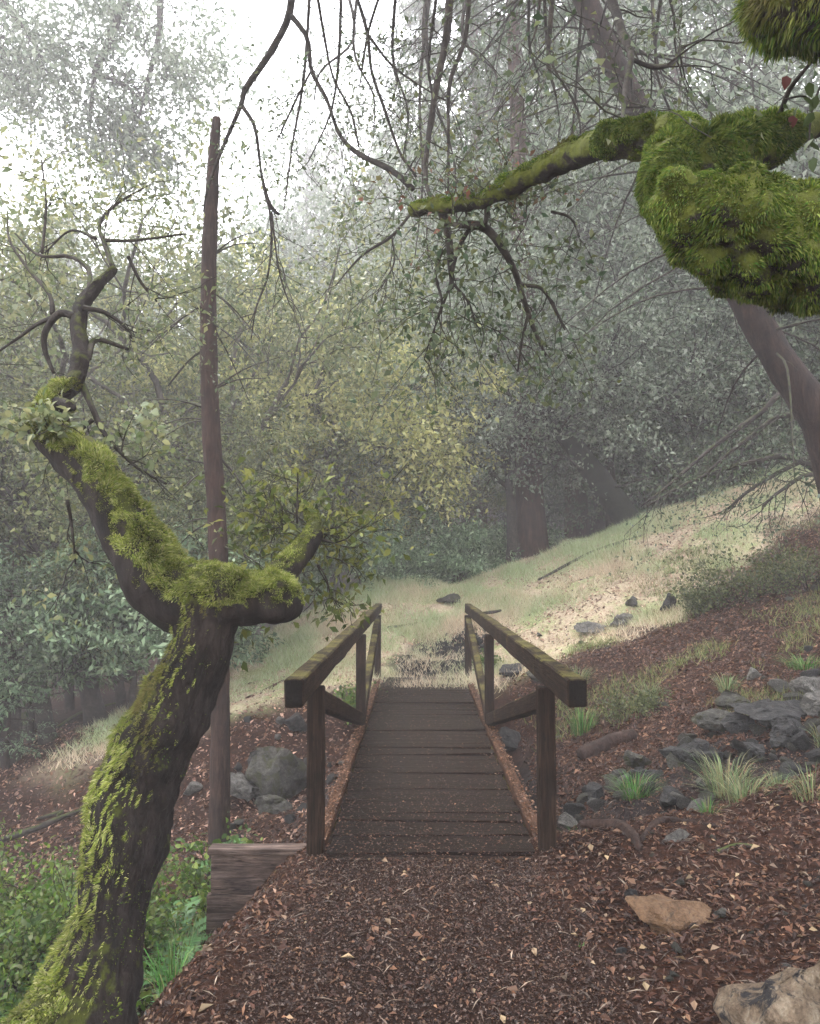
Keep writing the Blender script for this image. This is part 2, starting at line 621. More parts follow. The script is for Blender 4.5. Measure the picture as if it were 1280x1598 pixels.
def H0(x, y):
    x = np.asarray(x, float)
    y = np.asarray(y, float)
    s = np.interp(y, [-5, 0, 3, 6, 10, 16, 40], [.10, .10, .12, .19, .30, .36, .30])
    t = x - 1.0
    right = s * np.maximum(soft(t, .4) - .04, 0)
    right = np.where(right > 7, 7 + (right - 7) * .2, right)
    sh = .16 * (1 - sstep(3.6, 4.4, y))
    emb = -.55 * sstep(-.62, -1.3, x + sh) * (1 - sstep(8.5, 11, y)) - np.interp(y, [0, 5, 10, 14, 30], [.16, .16, .22, .2, .16]) * np.maximum(-x - 0.95, 0)
    emb = np.maximum(emb, -2.2 + 0.02 * (emb + 2.2))
    far = np.interp(y, [11.6, 12.4, 13.4, 16, 18, 22, 34, 75], [0, .10, .30, 1.10, 1.10, .45, .2, 2.0])
    far = far * sstep(-5.5, -0.5, x) + 0.15 * sstep(11, 14, y) * sstep(-4, -1, x) * (1 - sstep(17, 20, y))
    yc0, yc1 = 5.0, 10.2
    dep = np.interp(x, [-8, -4, -1.2, 0, .8, 1.5, 3, 6], [.12, .22, .42, .95, .80, .42, .18, 0])
    g = -dep * sstep(4.72, 5.7, y - .15 * np.maximum(x - .8, 0)) * (1 - sstep(9.2, 11.2, y))
    hill = 13.0 * sstep(38, 125, y)
    return right + emb + far + g + hill


def H(x, y):
    x = np.asarray(x, float)
    y = np.asarray(y, float)
    z = H0(x, y)
    sh = x.shape
    q = np.stack([x.ravel(), y.ravel(), np.zeros(x.size)], 1)
    onpath = ((1 - sstep(.55, 1.0, np.abs(x - .05))) * (1 - sstep(4.6, 5.0, y))).ravel()
    n = fbm(q * 1.3, 3, 3) * .06 + fbm(q * 5.0, 9, 3) * .022
    r = np.hypot(x, y - 6).ravel()
    n = n * (1 - .8 * onpath) + fbm(q * .12, 5, 2) * .8 * sstep(16, 34, r)
    onb = ((1 - sstep(.50, .62, np.abs(x - .075))) * (sstep(4.47, 4.53, y)) * (1 - sstep(11.8, 12.3, y))).ravel()
    out = z.ravel() + n
    out = np.where(onb > 0, np.minimum(out, out * (1 - onb) + onb * (-0.055)), out)
    return out.reshape(sh)


def hz(x, y):
    return float(H(np.array([x]), np.array([y]))[0])


def grass_mask(x, y):
    q = np.stack([x, y, 0 * x], 1)
    n = fbm(q * .8, 21, 3)
    edge = y - (8.6 + .68 * np.maximum(x, 1.6)) + n * 1.0
    g = sstep(-.4, .9, edge) * sstep(10.4, 11.6, y + n * .5 + .25 * np.clip(-x - 1, 0, 3))
    return g * sstep(-5.2, -3.6, x + n * .6) * (1 - sstep(24, 30, y))


def path_mask(x, y):
    q = np.stack([x, y, 0 * x], 1)
    n = fbm(q * 1.8, 31, 3) * .16
    w_ = np.interp(y, [-10, 1, 3, 4.6], [1.1, .85, .72, .62])
    p1 = (1 - sstep(.75, 1.25, np.abs(x - .02) / w_ + n)) * (1 - sstep(4.7, 5.0, y))
    cx = .1 + .45 * np.maximum(y - 11.6, 0)
    p2 = (1 - sstep(.5, 1.1, np.abs(x - cx) + n)) * sstep(11, 11.5, y) * (1 - sstep(12.6, 13.8, y)) * .8
    return np.maximum(p1, p2)


def stony_mask(x, y):
    q = np.stack([x, y, 0 * x], 1)
    n = fbm(q * 1.6, 61, 3) * .3
    far = (1 - sstep(.4, .9, np.abs(x - .1 - .45 * np.maximum(y - 11.8, 0)) + n)) * sstep(11, 11.4, y) * (1 - sstep(13.0, 13.9, y + n))
    bank = (1 - sstep(.35, .9, np.abs(y - (6.2 + .35 * (x - 1.3))) + n)) * sstep(1.0, 1.6, x) * (1 - sstep(5, 7, x))
    gul = (1 - sstep(1.0, 2.2, np.abs(y - 7.6) + n)) * (1 - sstep(.8, 1.6, np.abs(x - .1)))
    return np.clip(np.maximum(np.maximum(far, bank * .8), gul), 0, 1)


def build_ground():
    def axis(a, b, lo, hi, step, grow):
        c = list(np.arange(a, b + 1e-6, step))
        s = step
        while c[-1] < hi:
            s *= grow
            c.append(c[-1] + s)
        s = step
        while c[0] > lo:
            s *= grow
            c.insert(0, c[0] - s)
        return np.array(c)
    X = axis(-5, 7, -118, 118, .055, 1.09)
    Y = axis(1.0, 15.5, -30, 126, .055, 1.09)
    gx, gy = np.meshgrid(X, Y, indexing='ij')
    x, y = gx.ravel(), gy.ravel()
    z = H(x, y)
    g, p = grass_mask(x, y), path_mask(x, y)
    b = stony_mask(x, y)
    V = np.stack([x, y, z], 1)
    idx = np.arange(len(x)).reshape(gx.shape)
    F = np.stack([idx[:-1, :-1], idx[1:, :-1], idx[1:, 1:], idx[:-1, 1:]], -1).reshape(-1, 4)
    mb = MB()
    mb.add(V, F, np.stack([g, p, b], 1))
    o = mb.build('ground', M_GROUND)
    tag(o, 'leaf strewn forest floor sloping up to the right', None, kind='structure')
    print('ground verts', len(V))


build_ground()

# ------------------------------------------------------------------ footbridge
def beam_mesh(name, mat, length, w_, h_, seed, seg=None, warp=.004, ch=.10):
    """A sawn timber along +Y from 0 to length, centred in x and z, edges worn round."""
    seg = seg or max(2, int(length / .12))
    a, b = w_ / 2, h_ / 2
    c = min(a, b) * ch * 2
    sec = np.array([(-a + c, -b), (-a * .3, -b), (a * .3, -b), (a - c, -b), (a, -b + c), (a, b - c), (a - c, b), (a * .3, b), (-a * .3, b), (-a + c, b), (-a, b - c), (-a, -b + c)])
    ys = np.concatenate([[0, c], np.linspace(0, length, seg + 1)[1:-1], [length - c, length]])
    n, k = len(ys), len(sec)
    V = np.zeros((n, k, 3))
    V[:, :, 0] = sec[:, 0]
    V[:, :, 2] = sec[:, 1]
    V[:, :, 1] = ys[:, None]
    for e in (0, -1):
        V[e, :, 0] *= (1 - c / a * .7)
        V[e, :, 2] *= (1 - c / b * .7)
    q = V.reshape(-1, 3) * np.array([9, 2.2, 9]) + seed * 7.7
    V = V.reshape(-1, 3)
    V[:, 0] += fbm(q, seed) * warp
    V[:, 2] += fbm(q + 31, seed + 1) * warp
    idx = np.arange(n * k).reshape(n, k)
    F = np.stack([idx[:-1], idx[1:], np.roll(idx[1:], -1, 1), np.roll(idx[:-1], -1, 1)], -1).reshape(-1, 4)
    mb = MB()
    mb.add(V, F)
    m0 = 0
    cv = np.array([[0, -0.001, 0], [0, length + .001, 0]])
    mb.add(cv, np.zeros((0, 4), int))
    kk = n * k
    mb.F.append(np.stack([idx[0], np.roll(idx[0], -1), np.full(k, kk)], 1))
    mb.F.append(np.stack([np.roll(idx[-1], -1), idx[-1], np.full(k, kk + 1)], 1))
    return mb.mesh(name, mat, smooth=False)


def beam(name, parent, mat, p0, p1, w_, h_, seed, origin, warp=.004):
    p0, p1 = Vector(p0), Vector(p1)
    d = p1 - p0
    me = beam_mesh(name, mat, d.length, w_, h_, seed, warp=warp)
    o = link(name, me, parent, loc=p0 - Vector(origin))
    up = Vector((0, 0, 1)) if abs(d.normalized().z) < .95 else Vector((0, -1, 0))
    y = d.normalized()
    x = y.cross(up).normalized()
    z = x.cross(y)
    o.rotation_euler = Matrix((x, y, z)).transposed().to_euler()
    return o


def build_bridge():
    org = (0.075, 8.05, 0.0)
    t = thing('footbridge', 'wooden footbridge with plank deck and two mossy handrails', 'bridge', org)
    XL, XR = -.58, .73
    YN, YM, YF = 4.58, 8.15, 11.5
    s = 1
    for sx, xx in ((-1, XL), (1, XR)):
        for yy in (YN, YM, YF):
            s += 1
            zb = hz(xx + sx * .05, yy) - .25
            beam('post', t, M_WOOD_Z, (xx, yy, min(zb, -.3)), (xx, yy, .925), .096, .096, s, org)
        # handrail, laid on edge on the posts
        s += 1
        xo = xx + sx * (.02 if sx < 0 else .04)
        beam('handrail', t, M_WOOD_Y, (xo, 3.86, .996), (xo, 12.15, .996), .095, .138, s, org, .005)
        # braces meeting at the foot of the middle post
        for y0, y1 in ((YN + .06, YM - .07), (YF - .06, YM + .07)):
            s += 1
            beam('brace', t, M_WOOD_Y, (xx, y0, .84), (xx, y1, .08), .085, .115, s, org)
        # kerb boards between the posts, and the stringer below
        for y0, y1 in ((YN + .06, YM - .06), (YM + .06, YF - .06)):
            s += 1
            beam('kerb_board', t, M_KERB, (xx - sx * .01, y0, -.005), (xx - sx * .01, y1, -.005), .075, .07, s, org)
        s += 1
        beam('stringer', t, M_WOOD_Y, (xx - sx * .02, 4.46, -.20), (xx - sx * .02, 11.8, -.20), .12, .28, s, org)
    rng = random.Random(4)
    x0, x1 = XL + .065, XR - .065
    variants = [beam_mesh('plank', M_DECK, x1 - x0, .1425, .045, 50 + k, seg=10, warp=.0028, ch=.06) for k in range(5)]
    n = int((11.78 - 4.40) / .147)
    for i in range(n):
        o = link('plank', rng.choice(variants), t)
        y = 4.42 + .147 * (i + .5)
        o.rotation_euler = (rng.uniform(-.012, .012), rng.uniform(-.004, .004), -math.pi / 2 + rng.uniform(-.004, .004))
        o.location = (x0 - org[0] + rng.uniform(-.008, .008), y - org[1], -.024 + rng.uniform(-.004, .004))
    # wooden abutment beams across the bank ends
    beam('end_sill', t, M_WALLWOOD, (-.5, 4.50, -.14), (.66, 4.50, -.14), .10, .17, 91, org)
    beam('end_sill', t, M_WALLWOOD, (-.5, 11.84, -.13), (.66, 11.84, -.13), .10, .17, 92, org)


build_bridge()


def build_wing_wall():
    org = (-.93, 4.72, -.6)
    t = thing('retaining_wall', 'dark timber board retaining wall left of the footbridge', 'retaining wall', org)
    y = 4.72
    for k, (z, h_) in enumerate(((-.165, .225), (-.397, .23), (-.633, .23), (-.868, .23))):
        beam('board', t, M_WALLWOOD, (-1.20 - .02 * (k > 0), y - .01 * (k % 2), z), (-.62, y - .006 * (k % 2), z), .05, h_, 200 + k, org)
    beam('cap_board', t, M_WALLWOOD, (-1.215, y, -.034), (-.60, y, -.034), .11, .032, 210, org)
    beam('post', t, M_WALLWOOD, (-1.10, y + .085, -1.1), (-1.10, y + .085, -.06), .09, .09, 211, org)
    beam('post', t, M_WALLWOOD, (-.72, y + .085, -1.1), (-.72, y + .085, -.06), .09, .09, 212, org)


build_wing_wall()

# ------------------------------------------------------------------ rocks
_ICO = {}


def ico(sub):
    if sub not in _ICO:
        bm = bmesh.new()
        bmesh.ops.create_icosphere(bm, subdivisions=sub, radius=1)
        bm.verts.ensure_lookup_table()
        V = np.array([v.co[:] for v in bm.verts])
        F = np.array([[v.index for v in f.verts] for f in bm.faces])
        bm.free()
        _ICO[sub] = (V, F)
    return _ICO[sub]


def rock_mesh(mat, seed, scale, sub=4, cuts=13, rough=.10):
    rng = np.random.default_rng(seed)
    V, F = ico(sub)
    V = V.copy()
    for k in range(cuts):
        n = rvec(1, rng)[0]
        d = rng.uniform(.34, .74)
        e = V @ n - d
        V = V - np.where(e > 0, e * 1.0, 0)[:, None] * n
    V = V + norm(V) * (fbm(V * 2.2 + seed, seed, 4) * rough * 1.6)[:, None] + norm(V) * (np.abs(fbm(V * 7 + seed, seed + 3, 3)) * rough * -.55)[:, None]
    V = V * np.asarray(scale)
    mb = MB()
    mb.add(V, F)
    me = mb.mesh('rock', mat)
    me.set_sharp_from_angle(angle=R(24))
    return me


def rock(px, py, d, wp, hp, mat, label, seed, rot=0.0, group=None, depth=1.0, sink=.25, name='rock', sub=4, cuts=11, tilt=(0, 0)):
    """A rock whose middle is seen at (px, py), sized in photo pixels, set into the ground there."""
    c = P(px, py, d)
    sx, sz = wpx(wp, d) / 2 * 1.25, wpx(hp, d) / 2 * 1.35
    me = rock_mesh(mat, seed, (sx, (sx + sz) / 2 * depth, sz), sub if wp > 50 else 3, cuts)
    g = hz(c[0], c[1])
    z = max(min(c[2], g + sz * .45), g + sz * (.35 - sink))
    o = link(name, me, None, loc=(c[0], c[1], z), rot=(tilt[0], tilt[1], rot))
    return tag(o, label, 'rock', group)


rock(1262, 1556, 2.72, 225, 190, M_ROCK_BIG, 'large cream rock with dark streaks at the bottom right of the path', 11, .5, tilt=(.25, .2))
rock(1052, 1402, 3.72, 150, 44, M_ROCK_TAN, 'flat tan rock half sunk in leaf litter right of the path', 12, .2, tilt=(.30, .12), depth=1.3)
rock(445, 1160, 9.4, 95, 88, M_ROCK_GREY, 'large rounded grey boulder on the stream bank left of the bridge', 13, .3, cuts=7)
rock(379, 1165, 9.2, 52, 50, M_ROCK_PALE, 'pale angular boulder wedged left of the large grey boulder', 14, .9)
rock(405, 1137, 9.7, 36, 30, M_ROCK_DARK, 'small black stone perched between the pale and grey boulders', 15, .1)
rock(426, 1215, 8.7, 70, 36, M_ROCK_GREY, 'low mossy slab below the large grey boulder', 16, .4)
rock(468, 1120, 10.2, 44, 28, M_ROCK_DARK, 'dark stone above the large grey boulder beside the left railing', 17, .2)
rock(925, 960, 12.2, 52, 24, M_ROCK_PALE, 'pale grey stone set in the grass slope, left of a pair', 18, .2)
rock(968, 970, 12.0, 52, 26, M_ROCK_PALE, 'pale grey stone set in the grass slope, right of a pair', 19, .6)
rock(985, 942, 12.6, 30, 20, M_ROCK_GREY, 'small grey stone above the pale pair on the grass slope', 20, 1.2)
rock(1042, 936, 12.0, 34, 28, M_ROCK_DARK, 'dark stone on the slope to the right of the pale pair', 21, .3)
rock(908, 852, 16.2, 44, 16, M_ROCK_PALE, 'pale stone on the grassy crest below the leaning trunk', 22, .1)
rock(705, 918, 15.0, 46, 18, M_ROCK_GREY, 'low grey stone on the crest in front of the blue green bush', 23, .5)
rock(1205, 1112, 6.9, 120, 74, M_ROCK_DARK, 'largest dark slate boulder in the rocky bank right of the bridge', 24, .3, depth=.8)
rock(1120, 1105, 7.3, 70, 34, M_ROCK_GREY, 'grey flat stone left of the largest slate boulder', 25, .5)
rock(1265, 1065, 7.4, 54, 36, M_ROCK_PALE, 'pale stone on top of the rocky bank near the right edge', 26, 1.0)
rock(1272, 1100, 6.8, 46, 50, M_ROCK_PALE, 'pale block to the right of the largest slate boulder', 27, .2)
rock(1060, 1135, 6.8, 64, 44, M_ROCK_DARK, 'dark split stone in the middle of the rocky bank', 28, .7)
rock(1005, 1150, 6.7, 60, 30, M_ROCK_DARK, 'low dark stone behind the right grass tuft in the bank', 29, .2)
rock(995, 1125, 7.2, 46, 30, M_ROCK_GREY, 'grey stone left of the dark split stone', 30, .4)
rock(960, 1140, 7.1, 40, 24, M_ROCK_GREY, 'small grey stone behind the grass tufts by the right railing', 31, 1.5)
rock(888, 1168, 6.5, 28, 30, M_ROCK_PALE, 'small pale stone upright beside the right near post', 32, .3)
rock(962, 1236, 5.5, 46, 30, M_ROCK_DARK, 'dark stone below the two green grass tufts', 33, .5)
rock(1050, 1197, 6.0, 50, 26, M_ROCK_DARK, 'dark stone right of the round grass tuft', 34, .8)
rock(1098, 1192, 6.1, 36, 20, M_ROCK_DARK, 'small dark stone under the tall pale grass clump', 35, .1)
rock(1150, 1130, 6.9, 46, 34, M_ROCK_DARK, 'dark stone tucked under the left side of the slate boulder', 36, .6)
rock(1052, 1308, 4.5, 40, 20, M_ROCK_PALE, 'pale flat stone beside the curved root in the litter', 37, .5)
rock(985, 1360, 4.0, 26, 22, M_ROCK_DARK, 'small blue grey stone behind the flat tan rock', 38, .5)
rock(1122, 1395, 3.7, 20, 16, M_ROCK_GREY, 'small grey stone right of the flat tan rock', 39, .5)
rock(1178, 1032, 8.4, 22, 22, M_ROCK_PALE, 'small pale stone on the slope above the slate boulder', 40, .5)
rock(800, 1050, 11.2, 60, 26, M_ROCK_DARK, 'dark stone at the far end of the right railing', 41, .5)
rock(855, 1045, 10.6, 50, 24, M_ROCK_GREY, 'grey stone right of the right railing beyond the gully', 42, .2)
rock(790, 1085, 9.6, 44, 40, M_ROCK_DARK, 'dark wet boulder in the gully under the right railing', 43, .9)
rock(205, 1150, 9.8, 60, 24, M_ROCK_PALE, 'low pale stone on the bank left of the mossy trunk', 44, .4)
rock(300, 1150, 9.4, 30, 26, M_ROCK_PALE, 'pale stone between the mossy trunk and the dead pole', 45, .4)
rock(160, 1185, 8.8, 36, 18, M_ROCK_GREY, 'small grey stone on the bank beside the fallen bough', 46, .4)

rock(1240, 1152, 6.5, 92, 50, M_ROCK_DARK, 'dark broken slab in front of the largest slate boulder', 61, .8, depth=.9)
rock(1172, 1164, 6.4, 62, 36, M_ROCK_DARK, 'dark jagged stone below the left end of the slate boulder', 62, 1.9)
rock(1085, 1160, 6.6, 56, 34, M_ROCK_DARK, 'dark jagged stone behind the tall pale grass clump', 63, 2.4)
rock(1135, 1072, 7.8, 56, 30, M_ROCK_GREY, 'grey ledge stone above the flat grey stone', 64, .3)
rock(930, 1166, 6.7, 44, 28, M_ROCK_DARK, 'dark stone between the two bright grass tufts', 65, 1.1)


_small = [rock_mesh(m_, 300 + k, (1, .8, .62), 3, 10, .07) for k, m_ in enumerate((M_ROCK_DARK, M_ROCK_DARK, M_ROCK_GREY, M_ROCK_PALE))]


def stones(n, xr, yr, size, label, group, seed, kinds, cond=None):
    rng = np.random.default_rng(seed)
    k = 0
    while k < n:
        x, y = rng.uniform(*xr), rng.uniform(*yr)
        if cond and not cond(x, y):
            continue
        s = rng.uniform(*size)
        o = link('stone', _small[int(rng.choice(kinds))], None, loc=(x, y, hz(x, y) + s * .15),
                 rot=tuple(rng.uniform(-.5, .5, 2)) + (rng.uniform(0, 6.28),), scale=(s * rng.uniform(.8, 1.3), s, s * rng.uniform(.7, 1.1)))
        tag(o, label, 'stone', group)
        k += 1


stones(85, (-.7, 1.7), (11.95, 13.6), (.04, .115), 'small dark stone in the stony patch beyond the far end of the deck', 'stones beyond the deck', 5, [0, 0, 1, 2],
       lambda x, y: abs(x - .1 - .45 * (y - 11.8)) < .75 - .22 * (y - 11.9))
stones(95, (1.3, 4.4), (5.4, 8.2), (.04, .17), 'small stone among the leaves of the rocky bank right of the bridge', 'stones of the rocky bank', 6, [0, 1, 2, 2, 3],
       lambda x, y: abs(y - (6.1 + .35 * (x - 1.3))) < .8)
stones(26, (-3.4, -.8), (8.2, 10.6), (.05, .14), 'small stone on the far stream bank left of the bridge', 'stones of the left stream bank', 7, [0, 1, 2, 3])
stones(34, (.8, 2.4), (2.3, 4.6), (.012, .035), 'pebble lying in the leaf litter right of the path', 'pebbles right of the path', 8, [0, 2, 2, 3])
stones(18, (1.5, 7), (8, 13), (.04, .10), 'small stone on the leafy slope above the rocky bank', 'stones on the slope', 9, [1, 2, 2, 3])

# ------------------------------------------------------------------ branching
def grow(mb, rng, p, d, L, r, depth, maxd, prm, tips):
    n = max(4, int(L / prm.get('seg', .25)))
    n = min(n, 9)
    pts = [np.array(p, float)]
    d = norm(d)
    dirs = [d]
    for i in range(n):
        d = d + rng.normal(0, prm['wander'], 3) + np.array([0, 0, prm['trop'][min(depth, len(prm['trop']) - 1)]])
        d = norm(d)
        pts.append(pts[-1] + d * (L / n))
        dirs.append(d)
    pts = np.array(pts)
    last = depth >= maxd
    rad = r * np.linspace(1, .25 if last else .5, n + 1)
    sides = 3 if r < .008 else (4 if r < .03 else (6 if r < .09 else 9))
    tube(mb, pts, np.maximum(rad, .0018), sides, cap=False, amp=.12 if r > .05 else 0, freq=5)
    if last:
        for i in range(max(1, n // 3), n + 1):
            tips.append((pts[i], dirs[i]))
        return
    kids = prm['kids'][min(depth, len(prm['kids']) - 1)]
    for j in range(kids):
        t = rng.uniform(prm.get('t0', .35), 1.0) if j else 1.0
        i = min(int(t * n), n)
        ax = norm(np.cross(dirs[i], rng.normal(size=3)))
        ang = R(rng.uniform(*prm['angle'])) * (.5 if j == 0 else 1)
        dd = dirs[i] * math.cos(ang) + ax * math.sin(ang)
        dd = dd * np.array([1, 1, prm.get('flat', 1.0)])
        grow(mb, rng, pts[i], dd, L * rng.uniform(*prm['ratio']), rad[i] * rng.uniform(.55, .78), depth + 1, maxd, prm, tips)


def foliage(mb, tips, m, sig, size, pal, rng, aspect=.5, droop=.2, big=False, upn=.6, jit=.2):
    if not tips:
        return
    C = np.array([t[0] for t in tips])
    D = np.array([t[1] for t in tips])
    C = np.repeat(C, m, 0)
    D = np.repeat(D, m, 0)
    n = len(C)
    C = C + rng.normal(0, sig, (n, 3)) * np.array([1, 1, .75])
    ax = norm(D * .5 + rvec(n, rng) * .9 + np.array([0, 0, -droop]))
    nr = norm(rvec(n, rng) + np.array([0, 0, upn]))
    L = size * rng.uniform(.6, 1.35, n)
    (big_leaf if big else leaves)(mb, C, ax, nr, L, L * aspect * rng.uniform(.8, 1.2, n), pick(pal, n, rng, jit))


YG = [(0.20, 0.21, 0.09), (0.12, 0.15, 0.065), (0.27, 0.265, 0.13), (0.09, 0.12, 0.055), (0.16, 0.19, 0.11)]
OLIVE = [(0.0935, 0.1100, 0.0385), (0.0660, 0.0825, 0.0330), (0.1320, 0.1375, 0.0550), (0.0440, 0.0605, 0.0242)]
BLUEG = [(0.1195, 0.1801, 0.0963), (0.1993, 0.2846, 0.1628), (0.0699, 0.1235, 0.0592), (0.3387, 0.4364, 0.2664)]
DARKG = [(0.0625, 0.0981, 0.0535), (0.1069, 0.1338, 0.0801), (0.0447, 0.0713, 0.0392), (0.1516, 0.1782, 0.1069)]
BRIGHT = [(0.0502, 0.1044, 0.0153), (0.0781, 0.1365, 0.0205), (0.0335, 0.0684, 0.0127), (0.1340, 0.1767, 0.0307)]
FIRG = [(0.0704, 0.1056, 0.0616), (0.0968, 0.1408, 0.0792), (0.0528, 0.0792, 0.0493), (0.1408, 0.1760, 0.1056)]


def proto_tree(name, label, cat, seed, hgt, r, lean, prm, maxd, m, sig, size, pal, bark, leafm, aspect=.5, trunk_frac=.35, nlimb=6, big=False):
    rng = np.random.default_rng(seed)
    t = thing(name, label, cat)
    mt = MB()
    k = 10
    zz = np.linspace(0, 1, k)
    px = lean[0] * zz ** 1.3 * hgt * trunk_frac + np.cumsum(rng.normal(0, .03, k)) * hgt * .1
    py = lean[1] * zz ** 1.3 * hgt * trunk_frac + np.cumsum(rng.normal(0, .03, k)) * hgt * .1
    pts = np.stack([px - px[0], py - py[0], zz * hgt * trunk_frac - .15], 1)
    rad = r * (1.0 - .45 * zz) * (1 + .5 * np.exp(-zz * 9))
    tube(mt, pts, rad, 12, .10, 4, seed)
    mt.build('trunk', bark, t)
    mb, tips = MB(), []
    for j in range(nlimb):
        i = k - 1 if j < 2 else rng.integers(k // 2, k)
        a = j * 2.4 + rng.uniform(-.5, .5)
        el = rng.uniform(.5, 1.3)
        d = np.array([math.cos(a), math.sin(a), el]) + np.array([lean[0], lean[1], 0]) * .4
        grow(mb, rng, pts[i], d, hgt * (1 - trunk_frac) * rng.uniform(.32, .5), rad[i] * .6, 0, maxd, prm, tips)
    mb.build('branches', bark, t)
    mc = MB()
    foliage(mc, tips, m, sig, size, pal, rng, aspect, big=big)
    mc.build('crown', leafm, t)
    print(name, 'tips', len(tips), 'leaves', len(tips) * m)
    return t


def proto_conifer(name, label, cat, seed, hgt, r, zb, Lmax, pal, bark, tw=11, nl=7, droop=.25, nsize=.15, dead=0.0, wh=.5, lean=0.0):
    rng = np.random.default_rng(seed)
    t = thing(name, label, cat)
    mt = MB()
    z = np.linspace(-.3, hgt, 26)
    tube(mt, np.stack([np.cumsum(rng.normal(0, .012, 26)) * 2 + lean * z, np.cumsum(rng.normal(0, .012, 26)) * 2, z], 1),
         np.maximum(r * (1 - z / hgt * .93) * (1 + .55 * np.exp(-(z + .3) * 1.3)), .02), 14, .09, 3, seed)
    mt.build('trunk', bark, t)
    mb, mc = MB(), MB()
    zz = zb
    CC, DD = [], []
    while zz < hgt - .2:
        f = (zz - zb) / (hgt - zb)
        for j in range(rng.integers(3, 6)):
            L = (Lmax * (1 - f) ** .8 + .35) * rng.uniform(.6, 1.15)
            a = rng.uniform(0, 6.283)
            d0 = np.array([math.cos(a), math.sin(a), .12])
            tt = np.linspace(0, 1, 6)[:, None]
            p = np.array([lean * zz, 0, zz]) + d0 * L * tt + np.array([0, 0, -1.0]) * droop * L * tt ** 1.6 + rng.normal(0, .03, (6, 3)) * tt
            tube(mb, p, .028 * (1 - .8 * tt[:, 0]) * (L / Lmax + .25), 4, cap=False)
            isdead = rng.random() < dead * (1 - f) * 1.6
            sd_ = np.cross(norm(d0), [0, 0, 1])
            ntw = 3 if isdead else tw
            for q in range(ntw):
                u = rng.uniform(.18, 1)
                b = np.array([np.interp(u, tt[:, 0], p[:, c]) for c in range(3)])
                s_ = 1 if q % 2 else -1
                td = norm(norm(d0) * .6 + sd_ * s_ * rng.uniform(.5, 1) + np.array([0, 0, -droop - rng.uniform(0, .35)]))
                tl = L * .32 * (1.15 - u * .6) * rng.uniform(.6, 1.2)
                if isdead:
                    tube(mb, np.stack([b, b + td * tl * .6 + rng.normal(0, .02, 3), b + td * tl]), [.006, .004, .002], 3, cap=False)
                    continue
                uu = (np.arange(nl) + .5) / nl
                CC.append(b + td * (tl * uu)[:, None])
                DD.append(np.tile(td, (nl, 1)))
        zz += wh * rng.uniform(.7, 1.3) * (1 - .4 * f)
    C, D = np.concatenate(CC), np.concatenate(DD)
    n = len(C)
    C = C + rng.normal(0, .03, (n, 3))
    ax = norm(D * .7 + rvec(n, rng) * .8 + np.array([0, 0, -.15]))
    L = nsize * rng.uniform(.6, 1.4, n)
    leaves(mc, C, ax, norm(rvec(n, rng) * .6 + np.array([0, 0, 1])), L, L * .30, pick(pal, n, rng))
    mb.build('branches', bark, t)
    mc.build('crown', M_NEEDLE, t)
    print(name, 'needle sprays', n)
    return t


OAK_PRM = dict(wander=.20, trop=(.05, .02, -.02, -.04), kids=(4, 4, 4), angle=(28, 70), ratio=(.5, .8), flat=.75, seg=.3)
BUSH_PRM = dict(wander=.16, trop=(.06, .04, .0), kids=(4, 4), angle=(20, 60), ratio=(.5, .8), seg=.2)

# ------------------------------------------------------------------ foreground mossy oak, left of the path
def px_path(rows, n):
    """rows of (px, py, distance, width in px) -> resampled world points and radii"""
    a = []
    for px, py, d, w_ in rows:
        p = P(px, py, d)
        a.append([*p, wpx(w_, d) / 2])
    a = resample(a, n)
    return a[:, :3], a[:, 3]


MOSS = [(0.1946, 0.2212, 0.0389), (0.2802, 0.2898, 0.0778), (0.1011, 0.1372, 0.0233), (0.3580, 0.3432, 0.1557), (0.1401, 0.1907, 0.0312)]
MOSS2 = [(0.0974, 0.1342, 0.0154), (0.1490, 0.1810, 0.0288), (0.0401, 0.0671, 0.0096), (0.1949, 0.2213, 0.0575), (0.0515, 0.1140, 0.0154)]


def moss(mb, V, F, n, rng, bias, thr, nscale, length, width, pal, soft_=.35, gravity=.35, seed=3, namp=.42):
    p, nr = surf_sample(V, F, n, rng)
    k = nr @ norm(np.asarray(bias, float)) + fbm(p * nscale, seed, 4) * namp - thr
    keep = rng.random(n) < np.clip(k / soft_ + .1, 0, 1)
    p, nr, k = p[keep], nr[keep], k[keep]
    n = len(p)
    clump = fbm(p * 24, seed + 9, 2)
    kk = (clump > -.42) | (rng.random(n) < .35)
    p, nr, k, clump = p[kk], nr[kk], k[kk], clump[kk]
    n = len(p)
    L = length * rng.uniform(.5, 1.3, n) * np.clip(1 + .8 * clump, .25, 2.2) * np.clip(.55 + k, .5, 1.2)
    comb = np.stack([fbm(p * 15, seed + 20, 2), fbm(p * 15, seed + 21, 2), fbm(p * 15, seed + 22, 2)], 1)
    d1 = norm(nr * 1.0 + rvec(n, rng) * .35 + comb * .8 + np.array([0, 0, -gravity * .5]))
    d2 = norm(d1 + np.array([0, 0, -gravity * 1.4]) + comb * .4)
    side = norm(np.cross(d1, rvec(n, rng)))
    wd = (width * rng.uniform(.6, 1.4, n))[:, None]
    b = p - nr * .003
    m_ = b + d1 * (L * .5)[:, None]
    t = m_ + d2 * (L * .55)[:, None]
    Vv = np.stack([b, m_ + side * wd * .6, t, m_ - side * wd * .6], 1).reshape(-1, 3)
    c = pick(pal, n, rng, .22) * (1 + .45 * np.clip(fbm(p * 6, seed + 30, 3), -1, 1))[:, None]
    br = np.clip(fbm(p * 4, seed + 50, 3) - .45, 0, .5)[:, None] * 1.6
    c = c * (1 - br) + np.array([.10, .075, .03]) * br
    mb.add(Vv, np.arange(4 * n).reshape(n, 4), np.repeat(np.clip(c, .004, .6), 4, 0))
    return n


